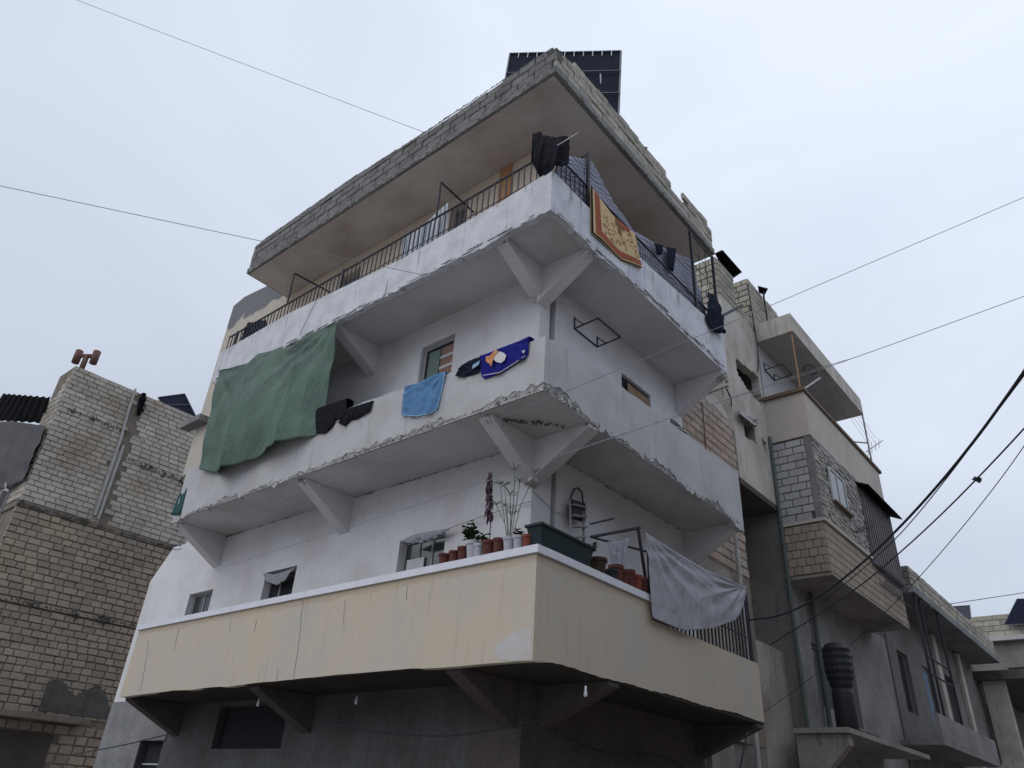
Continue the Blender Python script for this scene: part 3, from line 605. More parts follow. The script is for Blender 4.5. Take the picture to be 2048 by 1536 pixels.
topR = [(0, 13.72), (.9, 13.79), (2.1, 13.88), (3.4, 13.88), (4.1, 13.72), (4.2, 13.56), (4.8, 13.6), (4.9, 13.80), (5.6, 13.84), (YR, 13.6)]
RP = parapet('roof_parapet', 'y', M['mortar_light'], [(XL, 13.146), (0, 13.146)], [(a, b-.05) for a, b in topL], XL+.02, -.02, th=0.2, n=60, rag=0.0, off=0.035)
masonry(RP, 'block', 'y', .035, XL+.02, -.03, 13.15, 13.75, 0.4, 0.20, M['dark_block'], joint=0.010, out=0.02, keep=lambda u, z: z+.05 < zprof(topL, u)+.03, tilt=0.015, tjit=0.008)
rough_strip('mortar_cap', 'y', XL+.02, -.5, lambda u: 13.74, lambda u: zprof(topL, u)+.012*noise.noise(Vector((u*3, 1, 1)))-.02, amp=.012, off=.0, rows=8, m=M['dark_block'], parent=RP)
RP2 = parapet('roof_parapet', 'x', M['mortar_light'], [(.24, 13.146), (YR, 13.146)], [(a, b-.06) for a, b in topR], .24, YR-.02, th=0.2, n=60, off=0.035)
masonry(RP2, 'block', 'x', -.035, .02, YR-.02, 13.15, 13.88, 0.38, 0.183, M['parapet_block'], joint=0.016, out=0.02, keep=lambda u, z: z+.04 < zprof(topR, u)+.05, tilt=0.03, tjit=0.014)
rubble_edge(RP2, 'mortar_lumps', (-.1, .1, 13.72), (-.1, 3.6, 13.82), 0.045, 120, M['parapet_block'], (0.07, 0.05, 0.012))
rubble_edge(RP, 'mortar_lumps', (-5.5, .14, 13.72), (-.1, .14, 13.54), 0.03, 90, M['dark_block'], (0.05, 0.07, 0.012))
rubble_edge(RP, 'mortar_lumps', (-.3, .12, 13.66), (-.02, .12, 13.60), 0.07, 60, M['dark_block'], (0.1, 0.08, 0.02))
# windows
window(B1, 'y', WY, *lowH[0], M['grey_frame'], M['glass'], mull=(-10.05,))
window(B1, 'y', WY, *lowH[1], M['grey_frame'], M['dark_void'], mull=(-7.3,))
window(B1, 'y', WY, *lowH[2], M['grey_frame'], M['glass'], mull=(-3.5, -3.2), bars=[(-3.75, -3.35, 4.3, 5.1, M['white_frame'], 'curtain')])
window(B1, 'y', WY, -3.98, -3.1, 6.7, 9.27, M['grey_frame'], M['dark_void'], fw=0.09, rec=.06,
       bars=[(-3.80, -3.50, 6.8, 9.1, M['green_door'], 'door_leaf'), (-3.47, -3.12, 6.8, 9.1, M['brown_board'], 'board')])
for z in (8.62, 8.85, 8.4, 8.17): build(MB().box(-3.47, -3.12, WY+.035, WY+.047, z, z+.055), 'slat', M['white_frame'], B1)
for h in topH: window(B1, 'y', WY, *h, M['grey_frame'], M['brown_metal'])
window(B1, 'x', WX, 3.73, 4.8, 8.3, 9.0, M['grey_frame'], M['dark_void'], rec=.03, fw=.03, bars=[(3.98, 4.78, 8.33, 8.9, M['card_board'], 'board')])
window(B1, 'x', WX, 4.5, 5.4, 3.3, 5.3, M['grey_frame'], M['dark_void'])
window(B1, 'x', WX, 2.6, 3.6, 10.0, 12.2, M['grey_frame'], M['dark_void'])
# top railing
RL = build(MB().tube([(XL, .055, 11.08), (-.055, .055, 11.06)], .022, 6).tube([(-.055, .055, 11.06), (-.055, YR-.05, 11.08)], .022, 6)
           .tube([(XL, .055, 10.72), (-5.4, .055, 10.62), (-.055, .055, 10.58)], .009, 5), 'railing', M['iron'], B1)
bal = bpy.data.meshes.new('baluster'); _m = MB().box(-.009, .009, -.009, .009, 0, 1); bal.from_pydata([tuple(v) for v in _m.v], [], _m.f); bal.materials.append(M['iron'])
def baluster(x, y, z0, z1, w=1):
    o = bpy.data.objects.new('baluster', bal); link_obj(o, RL, (x, y, z0)); o.scale = (w, w, z1-z0); o.rotation_euler = (random.uniform(-.012, .012), random.uniform(-.012, .012), 0)
x = XL+.02
while x < -.06:
    baluster(x, .055, zprof([(-9.9, 10.6), (-7, 10.64), (-3.5, 10.38), (0, 10.5)], x), 11.07); x += 0.133
for i in range(9): baluster(-.055, .055+.13*i, 10.48, 11.07)
for x_ in (XL+.35, -5.42): baluster(x_, .055, 10.4, 11.12, 2.6)
# wire mesh panel further along
mp_ = MB()
for i in range(52): yy = 1.2+i*.0935; mp_.box(-.058, -.052, yy-.003, yy+.003, 10.5, 11.06)
for k in range(7): z = 10.56+k*.08; mp_.box(-.0575, -.0525, 1.15, 6.0, z-.003, z+.003)
build(mp_, 'mesh_panel', M['iron'], RL)
for y in (1.08, 5.0, 6.02):
    baluster(-.055, y, 10.5, 11.9 if y < 2 else 12.9, 3)
build(MB().tube([(-.055, 1.08, 11.88), (-1.09, 1.08, 11.92)], .014).tube([(-.055, 5.0, 12.85), (-.055, 6.02, 12.85)], .014).tube([(-.055, 5.33, 11.1), (-.055, 5.33, 12.85)], .007).tube([(-.055, 5.66, 11.1), (-.055, 5.66, 12.85)], .007)
      .tube([(-.055, 5.0, 12.4), (-.055, 6.02, 12.4)], .007).tube([(-.055, 5.0, 12.0), (-.055, 6.02, 12.0)], .007), 'laundry_frame', M['iron'], B1)
for px, pz in ((-7.38, 11.95), (-2.73, 11.98)):
    build(MB().tube([(px, .055, 11.05), (px-.02, .055, pz)], .02).tube([(px-.02, .055, pz), (px-.25, WY, 12.22)], .02), 'laundry_arm', M['iron'], B1)
# fold-out drying frame on the right wall, second floor
def dry_frame(parent, x, y0, z0, w=.62, l=.5, nm='drying_rack', m=M['iron']):
    mb = MB(); a = (x, y0, z0); b = (x, y0+w, z0); c = (x+l, y0+w, z0+.02); d = (x+l, y0, z0+.02)
    for p, q in ((a, b), (b, c), (c, d), (d, a)): mb.tube([p, q], .016)
    mb.tube([(x, y0, z0+.02), (x, y0, z0+.25)], .014); mb.tube([(x, y0, z0+.22), (x+.2, y0, z0)], .01); mb.tube([(x, y0+w, z0+.2), (x+.2, y0+w, z0)], .012); mb.tube([(x, y0+w, z0), (x, y0+w, z0+.22)], .014)
    return build(mb, nm, m, parent)
dry_frame(None, -1.09, 2.18, 9.13, .72, .5); tag(bpy.data.objects['drying_rack'], 'square black drying frame folded out from the second floor wall of the corner building', 'rack')
# door/low right details
build(MB().tube([(-1.06, 2.1, 3.3), (-1.06, 2.1, 4.2)], .02), 'pipe', M['drain'], B1)
build(MB().box(-2.30, -1.98, WY-.03, WY-.004, 10.0, 13.0), 'rusty_board', M['rust_board'], B1)
t = thing('basin', 'black round basin tipped up behind the far end of the middle balcony parapet', 'basin', (-.3, 4.4, 7.35))
bs = MB().lathe((0, 0, 0), [(.02, -.12), (.2, -.1), (.3, 0), (.33, .02), (.3, .03), (.18, -.06), (.02, -.08)], 20)
rm = Matrix.Rotation(R(70), 3, 'Y'); bs.v = [rm @ v+Vector((-.3, 4.4, 7.74)) for v in bs.v]; build(bs, 'bowl', M['tank'], t, smooth=True)
build(MB().tube([(-.2, 4.1, 7.74), (-.2, 4.7, 7.80)], .012), 'handle', M['steel'], t)
tag(build(MB().tube([(-.055, 6.0, 11.15), (.03, 7.3, 12.25)], .035, 6), 'pole', M['iron']), 'thick black pole jutting from the far end of the top balcony railing', 'pole')
# bulbs under the low balcony
for (px, py, l) in ((517, 1405, 'smaller white bulb hanging under the low balcony near the dark window opening'), (713, 1400, 'white energy saving bulb hanging alone under the middle of the low balcony'), (1171, 1383, 'dim bulb hanging beside the sloping bracket under the low balcony')):
    c = oz(px, py, 2.92) if px < 1000 else oz(px, py, 2.9)
    t = thing('hanging_bulb', l, 'light bulb', (c.x, c.y, c.z-.06), 'bulbs under the low balcony')
    build(MB().lathe((c.x, c.y, c.z-.06), [(.008, 0), (.020, .01), (.023, .04), (.014, .075), (.013, .12)], 10), 'bulb', M['bulb'], t, smooth=True)
    build(MB().tube([(c.x, c.y, c.z+.06), (c.x, c.y, 3.1)], .004, 4), 'flex', M['cable'], t)

# ------------------------------------------------------------------ LAUNDRY ON THE MAIN BUILDING
Y = -0.03
T_ = [oy(440, 742, Y), oy(498, 728, Y), oy(520, 710, Y), oy(590, 692, Y), oy(610, 676, Y), oy(674, 643, Y)]
B_ = [oy(397, 938, -.12), oy(440, 946, -.2), oy(520, 903, -.25), oy(560, 888, -.2), oy(632, 862, -.12)]
tp = cloth('tarpaulin', 'large green tarpaulin hung like a curtain between the top and middle balconies', 'tarpaulin', M['green_tarp'], T_, B_, (0, -1, 0),
      folds=((2.4, .13, .4), (5.1, .035, 2.0)), billow=.2, nu=120, nv=70, crump=0.02, gather=((1, 0, 9, .07, .3), (0.0, 0, 7, .05, 1), (.55, .0, 6, .05, 0), (.30, .0, 7, .04, 2)))
pts = resample(T_, 24)
tag(build(MB().tube([p+Vector((0, -.02, -.01+.012*math.sin(i*1.7))) for i, p in enumerate(pts)], .012, 5), 'rope', M['drain'], smooth=True), 'dark rope carrying the top edge of the green tarpaulin', 'rope')
cloth('tarpaulin', 'narrow dark teal end of cloth hanging off the left end of the middle balcony', 'tarpaulin', M['teal_dark'], [oy(372, 957, .02), oy(383, 948, .02)], [oy(341, 1030, -.02), oy(360, 1030, -.02)], (0, -1, 0), folds=((1, .01, 0),), nu=8, nv=12)
def hang(name, label, cat, m, tops, bots, y=-.03, **kw):
    return cloth(name, label, cat, m, [oy(a, b, y) for a, b in tops], [oy(a, b, y) for a, b in bots], (0, -1, 0), **kw)
gr = 'clothes hung over the middle balcony parapet'
hang('black_garment', 'larger black garment hanging next to the green tarpaulin', 'garment', M['black_cloth'], [(632, 818), (694, 797)], [(632, 867), (650, 866), (664, 853), (672, 838), (692, 838)], over=(0, .15, 0), group=gr, crump=.008, th=.012)
hang('black_garment', 'smaller black garment hanging beside the larger one on the middle balcony', 'garment', M['black_cloth'], [(694, 818), (745, 802)], [(676, 846), (690, 852), (700, 840), (712, 838), (740, 822)], over=(0, .15, 0), group=gr, crump=.008, th=.012)
bt = hang('towel', 'light blue towel draped over the middle balcony below the door', 'towel', M['blue_towel'], [(810, 773), (838, 766), (870, 750), (891, 744)], [(803, 830), (835, 832), (862, 825), (874, 818)], over=(0, .15, 0), folds=((2.4, .018, 1), (4.1, .008, 0)), nu=60, nv=40, crump=.008, gather=((1, 0, 7, .03, 0), (.3, 0, 5, .02, 1)), group=gr, th=.01)
e1 = [oy(803, 830, -.045), oy(835, 832.5, -.045), oy(862, 826, -.045), oy(874, 819, -.045)]
build(MB().tube(resample(e1, 20), .010, 5), 'hem', M['towel_hem'], bt, smooth=True)
build(MB().tube(resample([oy(890, 746, -.045), oy(884, 780, -.05), oy(874, 819, -.05)], 14), .008, 5), 'hem', M['towel_hem'], bt, smooth=True)
ng = hang('garment', 'black and navy garment with a pale patch hung beside the royal blue towel', 'garment', M['navy_cloth'], [(922, 732), (938, 722), (962, 713)], [(911, 752), (925, 754), (955, 745), (962, 736)], over=(0, .15, 0), folds=((3, .015, 0),), crump=.02, group=gr, th=.012)
build(cloth_mb([oy(946, 730, -.062), oy(960, 721, -.062)], [oy(944, 738, -.062), oy(957, 730, -.062)], (0, -1, 0), nu=6, nv=5, folds=((1, .003, 0),), crump=0), 'patch', M['towel_hem'], ng, solid=.006)
rb = hang('towel', 'royal blue towel with an orange and white print hung near the building corner', 'towel', M['royal_blue'], [(960, 712), (978, 706), (1026, 687), (1040, 682), (1058, 673)], [(963, 752), (968, 757), (1000, 747), (1035, 724), (1048, 719), (1055, 708)], over=(0, .15, 0), folds=((2.2, .015, .3), (4.6, .006, 1)), nu=60, nv=30, group=gr, crump=.005, gather=((.6, 0, 6, .016, 0), (.1, 0, 5, .012, 1)), th=.01)
def blob(parent, name, m, pts, y=-.066, th=.008):
    build(MB().prism([oy(a, b, y) for a, b in pts], (0, th, 0)), name, m, parent)
blob(rb, 'print_shape', M['white_print'], [(989, 708), (994, 704), (1001, 703), (1008, 706), (1012, 711), (1009, 720), (1002, 726), (993, 724), (986, 718)])
blob(rb, 'print_shape', M['orange_print'], [(972, 713), (980, 711), (990, 700), (997, 702), (988, 712), (984, 726), (982, 733), (978, 727), (971, 722)], y=-.074)
blob(rb, 'print_shape', M['white_print'], [(1043, 702), (1050, 700), (1047, 707)], y=-.06)
build(MB().tube(resample([oy(966, 751, -.05), oy(1000, 745, -.055), oy(1034, 723, -.05), oy(1050, 712, -.045)], 18), .006, 5), 'hem', M['white_print'], rb, smooth=True)

# top balcony: black abaya on the corner, curtain, rug
bc = MB()
outl = [(1066, 268), (1082, 264), (1083, 271), (1100, 275), (1134, 272), (1140, 292), (1138, 322), (1128, 330), (1112, 333), (1100, 344), (1082, 356), (1074, 335), (1062, 322), (1064, 290)]
o = cloth('black_garment', 'large black garment spread over the railing at the corner of the top balcony', 'garment', M['black_cloth'],
      [oy(1066, 268, .0), oy(1082, 264, .0), oy(1086, 272, .0), oy(1112, 276, .0), oy(1134, 272, .02), oy(1139, 282, .04)],
      [oy(1063, 322, -.02), oy(1080, 354, -.02), oy(1098, 343, -.02), oy(1112, 334, -.0), oy(1137, 326, .0)], (0.4, -1, 0), folds=((2.5, .04, 0), (5, .02, 1)), nu=50, nv=30, billow=.06, crump=.02, th=.02)
tag(build(MB().tube([oy(1115, 291, -.09), oy(1156, 266, -.04)], .011), 'pole', M['steel']), 'thin grey pole sticking out above the black garment at the top corner', 'pole')
cx_ = -.22
cloth('striped_curtain', 'grey striped sheet strung inside the railing along the right top balcony', 'curtain', M['striped'],
      [ox(1150, 338, cx_), ox(1184, 322, cx_), ox(1225, 400, cx_), ox(1268, 462, cx_), ox(1330, 497, cx_), ox(1384, 520, cx_)],
      [ox(1105, 352, cx_), ox(1175, 412, cx_), ox(1230, 480, cx_), ox(1290, 548, cx_), ox(1360, 600, cx_), ox(1418, 662, cx_)], (1, 0, 0), folds=((4, .03, 0), (9, .02, 1)), nu=90, nv=24, crump=.03)
cloth('striped_curtain', 'loose end of the striped sheet stretched across the railing corner', 'curtain', M['striped'], [(-.1, .25, 11.2), (-.1, 1.05, 11.75)], [(-.12, .2, 10.52), (-.12, 1.1, 10.5)], (1, 0, 0), folds=((2, .02, 0),), nu=24, nv=20, crump=.03)
rug_t = [ox(1183, 373, .035), ox(1225, 430, .035), ox(1270, 468, .035)]
rug_b = [ox(1184, 464, .035), ox(1210, 488, .035), ox(1245, 520, .035), ox(1283, 536, .035)]
RT = resample(rug_t, 40); RB = resample(rug_b, 40)
def rug_pt(u, v, d):
    i = min(int(u*39), 38); f = u*39-i; a = RT[i].lerp(RT[i+1], f); b = RB[i].lerp(RB[i+1], f)
    return a.lerp(b, v)+Vector((d+.015*math.sin(u*9)*v, 0, 0))
def rug_patch(u0, u1, v0, v1, d, th, n=16, mfn=None):
    mb = MB(); nv = max(2, int(n*.6))
    for k, dd in ((0, d), (1, d-th)):
        for j in range(nv+1):
            for i in range(n+1): mb.v.append(rug_pt(u0+(u1-u0)*i/n, v0+(v1-v0)*j/nv, dd))
    s = (n+1)*(nv+1)
    for j in range(nv):
        for i in range(n):
            a = j*(n+1)+i; mb.f.append((a, a+n+1, a+n+2, a+1)); mb.f.append((s+a, s+a+1, s+a+n+2, s+a+n+1))
    for j in range(nv): a = j*(n+1); mb.f.append((a, a+s, a+s+n+1, a+n+1)); a += n; mb.f.append((a, a+n+1, a+s+n+1, a+s))
    for i in range(n): a = i; mb.f.append((a, a+1, a+1+s, a+s)); a += nv*(n+1); mb.f.append((a, a+s, a+s+1, a+1))
    return mb
RUG = tag(build(rug_patch(0, 1, 0, 1, .0, .03, 40), 'rug', M['rug_cream'], smooth=True), 'cream rug with a red brown border hung over the top balcony railing', 'rug')
build(rug_patch(.07, .17, 0.0, .94, .007, .006, 20), 'border', M['rug_red'], RUG); build(rug_patch(.17, 1.0, .80, .94, .0068, .006, 24), 'border', M['rug_red'], RUG)
build(rug_patch(-.005, .02, 0, 1, .006, .012, 20), 'edge', M['black_cloth'], RUG); build(rug_patch(0, 1, .985, 1.005, .0055, .012, 24), 'edge', M['black_cloth'], RUG)
build(rug_patch(.52, .72, 0, .20, .006, .005, 10), 'pattern_patch', M['rug_brown'], RUG); build(rug_patch(.60, .86, 0, .13, .0075, .005, 10), 'pattern_patch', M['rug_red'], RUG)
build(rug_patch(.56, .64, .2, .36, .0055, .005, 6), 'pattern_patch', M['rug_brown'], RUG)
fl = MB(); random.seed(5)
for i in range(52):
    u = random.uniform(.22, .96); v = random.uniform(.18, .75); s_ = random.uniform(.010, .02)
    for q in range(3):
        a = rug_pt(u, v, .006)+Vector((0, random.uniform(-.04, .04), random.uniform(-.03, .03))); fl.add([a+Vector((0, -s_, 0)), a+Vector((0.002, 0, -s_)), a+Vector((0, s_, 0)), a+Vector((.002, 0, s_))], [(0, 1, 2, 3)])
build(fl, 'floral_pattern', M['rug_brown'], RUG, kind='stuff')
for tps, bts, l in (([(1308, 486), (1326, 491)], [(1316, 510), (1322, 509)], 'first small dark garment hanging from the line in front of the striped sheet'),
                    ([(1333, 494), (1352, 497)], [(1336, 535), (1345, 543)], 'longer dark garment hanging on the line right of the small one on the top balcony')):
    cloth('dark_garment', l, 'garment', M['navy_cloth'], [ox(a, b, -.12) for a, b in tps], [ox(a, b, -.12) for a, b in bts], (1, 0, 0), folds=((2, .03, 0),), nu=14, nv=14, group='dark garments on the top right line', th=.015)
cloth('dark_garment', 'bundle of dark clothes pressed against the far end of the top balcony railing', 'garment', M['navy_cloth'], [ox(1415, 585, .0), ox(1432, 590, .0), ox(1440, 612, .0)], [ox(1414, 638, .06), ox(1430, 660, .12), ox(1448, 668, .1)], (1, 0, 0), folds=((2, .05, 0), (5, .02, 0)), nu=24, nv=20, crump=.04, th=.02)
cloth('striped_curtain', 'pale vertically striped curtain hung near the window on the left top balcony', 'curtain', M['striped_vertical'], [oy(808, 474, .5), oy(850, 447, .5), oy(898, 403, .5)], [oy(800, 545, .5), oy(845, 525, .5), oy(893, 492, .5)], (0, -1, 0), folds=((6, .03, 0),), nu=60, nv=12)
cloth('cloth', 'dark cloth covering a chair behind the left end of the top railing', 'cloth', M['navy_cloth'], [oy(497, 646, .3), oy(532, 640, .3)], [oy(478, 688, .25), oy(538, 668, .25)], (0, -1, 0), folds=((2, .05, 0),), nu=20, nv=14, crump=.05, th=.03)

# low balcony: white sheet, cloth, rack, ladder
sx_ = .05
SH = cloth('bed_sheet', 'large white sheet draped over the railing of the low balcony right side', 'sheet', M['white_sheet'],
      [ox(1290, 1066, sx_), ox(1340, 1098, sx_), ox(1410, 1140, sx_), ox(1470, 1166, sx_), ox(1493, 1172, sx_)],
      [ox(1306, 1236, sx_+.04), ox(1370, 1262, sx_+.05), ox(1430, 1256, sx_+.06), ox(1470, 1240, sx_+.05), ox(1492, 1195, sx_+.03)], (1, 0, 0), folds=((2.2, .02, .5),), nu=110, nv=60, crump=.008, billow=.03, gather=((0, 0, 10, .05, .4), (.32, 0, 6, .03, 1), (1, .1, 9, .05, 0)))
RR = build(MB().tube([(-.055, 2.66, 5.18), (-.055, 6.0, 5.16)], .018).tube([(-.055, 2.66, 4.05), (-.055, 2.66, 5.2)], .02).tube([(-.055, 6.0, 4.05), (-.055, 6.0, 5.2)], .03)
           .tube([(-.055, 6.0, 5.16), (-1.05, 6.0, 5.16)], .02).tube([(-.055, 2.66, 4.45), (-.055, 6.0, 4.45)], .014), 'railing', M['iron'], B1)
for i in range(26):
    o = bpy.data.objects.new('baluster', bal); link_obj(o, RR, (-.055, 2.8+i*.125, 4.05)); o.scale = (1.2, 1.2, 1.1)
rk = thing('drying_rack', 'iron clothes rack of bars standing on the low balcony behind the pots', 'rack', (-.6, 2.2, 3.25))
build(MB().tube([ox(1182, 1074, -.5), ox(1280, 1055, -.2)], .024).tube([ox(1182, 1074, -.5), ox(1300, 1105, -.2)], .018).tube([ox(1276, 1055, -.2), ox(1290, 1150, -.2), ox(1293, 1180, -.2)], .026).tube([ox(1180, 1048, -.7), ox(1228, 1037, -.5)], .014), 'frame', M['iron'], rk)
cloth('cloth', 'white cloth hanging on the iron rack of the low balcony', 'cloth', M['white_sheet'], [ox(1214, 1084, -.28), ox(1240, 1082, -.28), ox(1258, 1076, -.28)], [ox(1224, 1140, -.28), ox(1245, 1146, -.28)], (1, 0, 0), folds=((3, .03, 0),), nu=24, nv=18)
ld = thing('step_ladder', 'folded grey step ladder leaning on the wall of the low balcony', 'ladder', (-1.0, 2.3, 3.3))
a0, a1 = ox(1140, 1000, -1.0), ox(1142, 1110, -.8); b0, b1 = ox(1166, 1008, -1.0), ox(1168, 1105, -.8)
build(MB().tube([a1, a0], .02).tube([b1, b0], .02), 'rail', M['grey_frame'], ld)
build(MB().tube([a0, ox(1148, 978, -1.02), ox(1156, 976, -1.02), ox(1164, 985, -1.02), b0], .014), 'hoop', M['iron'], ld)
for k in range(5):
    f = .1+k*.2; pa, pb = a0.lerp(a1, f), b0.lerp(b1, f); build(MB().hexa([pa+Vector((0,0,-.012)), pb+Vector((0,0,-.012)), pb+Vector((.08,0,-.012)), pa+Vector((.08,0,-.012)), pa+Vector((0,0,.012)), pb+Vector((0,0,.012)), pb+Vector((.08,0,.012)), pa+Vector((.08,0,.012))]), 'step', M['grey_frame'], ld)
build(MB().hexa([a0+Vector((.0, -.02, -.3)), b0+Vector((0, .0, -.3)), b0+Vector((.05, 0, -.3)), a0+Vector((.05, 0, -.3)), a0+Vector((0, 0, 0)), b0, b0+Vector((.05, 0, 0)), a0+Vector((.05, 0, 0))]), 'top_plate', M['iron'], ld)
# cloths over low windows
cloth('cloth', 'crumpled pale cloth tied across the top of the window nearest the corner', 'cloth', M['white_sheet'], [oy(800, 1083, 1.1), oy(830, 1068, 1.1), oy(858, 1063, 1.1), oy(902, 1056, 1.1)], [oy(818, 1086, 1.08), oy(840, 1084, 1.08), oy(862, 1079, 1.08), oy(890, 1066, 1.08)], (0, -1, 0), folds=((5, .04, 0), (9, .02, 0)), nu=40, nv=8, crump=.04)
cloth('cloth', 'pinkish rag hung in the second window of the first floor', 'cloth', M['white_sheet'], [oy(526, 1146, 1.17), oy(548, 1149, 1.17), oy(572, 1142, 1.17), oy(592, 1134, 1.17)], [oy(534, 1163, 1.17), oy(552, 1170, 1.17), oy(568, 1162, 1.17), oy(580, 1146, 1.17)], (0, -1, 0), folds=((3, .02, 0),), nu=24, nv=10)
tag(build(MB().tube(resample([oy(855, 1078, 1.1), oy(895, 1058, 1.1), oy(960, 1034, 1.12), oy(1066, 1001, 1.15)], 16), .006, 5).tube([(-1.08, 1.14, 5.72), ox(1106, 1020, -1.08), ox(1140, 1036, -1.05)], .005, 5), 'clothes_line', M['thin_cable']), 'slack clothes line from the window cloth round the corner of the first floor wall', 'rope')

# ------------------------------------------------------------------ POTS AND PLANTS ON THE COPING
ZC = 4.372
def pot(px, py, h, r, m, label, face='y', rim=True, grp='flower pots on the low balcony coping'):
    c = oy(px, py, .06) if face == 'y' else ox(px, py, -.06)
    c.z = ZC if face == 'y' else ZC+.005
    t = thing('flower_pot', label, 'flower pot', c, grp)
    build(MB().lathe(c, [(r*.74, 0), (r*.96, h*.8), (r*1.08, h*.8), (r*1.1, h), (r*.95, h), (r*.92, h*.9)], 16), 'pot', m, t, smooth=False)
    build(MB().lathe(c+Vector((0, 0, h*.86)), [(r*.9, 0), (r*.9, .01)], 12), 'soil', M['soil'], t)
    return t, c
def leaf(mb, p, d, l, w):
    d = Vector(d).normalized(); s = d.cross(Vector((0, 0, 1))); s = s.normalized() if s.length > .01 else Vector((1, 0, 0)); p = Vector(p); up = s.cross(d)*l*.12
    mb.add([p, p+d*l*.35+s*w*.5+up, p+d*l*.8+s*w*.35+up, p+d*l, p+d*l*.8-s*w*.35+up, p+d*l*.35-s*w*.5+up], [(0, 1, 2, 3, 4, 5)])
def bushy(t_name, label, c, h, spread, m, n=70, lw=.05, cat='plant'):
    t = thing(t_name, label, cat, c); st = MB(); lf = MB()
    for k in range(7):
        a = random.uniform(0, 6.28); tip = c+Vector((math.cos(a)*spread*.7, math.sin(a)*spread*.5, h*random.uniform(.5, 1))); st.tube([c, c.lerp(tip, .5)+Vector((0, 0, h*.1)), tip], .004, 4)
        for q in range(n//7):
            a2 = random.uniform(0, 6.28); p = c.lerp(tip, random.uniform(.45, 1.05)); leaf(lf, p, (math.cos(a2), math.sin(a2), random.uniform(-.3, .7)), random.uniform(.8, 1.3)*lw, lw)
    build(st, 'stem', m, t); build(lf, 'foliage', m, t, kind='stuff')
    return t
pots = [(888, 1122, .15, .085, 'clay_pot', 'empty brown pot, leftmost in the row on the coping'), (908, 1117, .16, .08, 'clay_pot', 'empty brown pot, second from the left in the row on the coping'),
        (926, 1113, .19, .085, 'clay_pot', 'brown pot just left of the large white pot with the dark leafy plant'), (945, 1110, .24, .10, 'white_pot', 'large white pot holding the dark bushy leafy plant'),
        (957, 1107, .19, .075, 'white_pot', 'small white pot with broad light leaves beside the large white pot'), (977, 1103, .20, .095, 'clay_pot', 'brown pot holding the tall withered reddish stalk'),
        (997, 1099, .20, .085, 'clay_pot', 'plain brown pot between the stalk and the umbrella sedge'), (1018, 1093, .19, .085, 'white_pot', 'white pot holding the tall umbrella sedge'),
        (1037, 1089, .18, .08, 'white_pot', 'white pot with a tiny spiky plant near the corner'), (1054, 1085, .17, .07, 'red_pot', 'bright red small pot next to the dark green trough')]
cs = []
for px, py, h, r, m, l in pots: t, c = pot(px, py, h*.98, r*.9, M[m], l); cs.append(c)
bushy('potted_plant', 'dark green bushy plant growing from the large white pot', cs[3]+Vector((-.05, 0, .20)), .27, .20, M['leaf_dark'], 150, .06)
bushy('potted_plant', 'small broad leaved plant in the small white pot', cs[4]+Vector((0, 0, .17)), .20, .13, M['leaf_dark'], 26, .07)
c = cs[5]+Vector((0, 0, .17)); t = thing('potted_plant', 'tall withered stalk with drooping purple leaves on the coping', 'plant', c); st = MB().tube([c, c+Vector((0, 0, .3)), c+Vector((-.05, 0, .6)), c+Vector((-.10, 0, .98))], .008, 5); build(st, 'stem', M['leaf_purple'], t)
lf = MB()
for k in range(70):
    z = random.uniform(.33, .95); a = random.uniform(0, 6.28); leaf(lf, c+Vector((-.09*z, 0, z+.06)), (math.cos(a)*.45, math.sin(a)*.45, -1), .15*(1.2-z*.6), .035)
build(lf, 'foliage', M['leaf_purple'], t, kind='stuff')
c = cs[7]+Vector((0, 0, .17)); t = thing('potted_plant', 'tall umbrella sedge with thin stems and spiky heads in a white pot', 'plant', c); st = MB(); lf = MB()
for dx, z in ((-.26, .78), (-.16, .74), (-.08, .42), (.0, .55), (.06, .88), (.14, .70), (.30, .82), (-.19, .45), (.02, .3)):
    tip = c+Vector((dx, random.uniform(-.08, .08), z)); st.tube([c+Vector((dx*.15, 0, 0)), c+Vector((dx*.5, 0, z*.5)), tip], .005, 4)
    for k in range(11): a = k*.571+random.random(); leaf(lf, tip, (math.cos(a), math.sin(a), random.uniform(.1, 1.4)), random.uniform(.07, .14), .010)
build(st, 'stem', M['leaf_light'], t); build(lf, 'foliage', M['leaf_light'], t, kind='stuff')
bushy('potted_plant', 'tiny dark spiky plant in the white pot by the corner', cs[8]+Vector((0, 0, .16)), .10, .06, M['leaf_purple'], 24, .05)
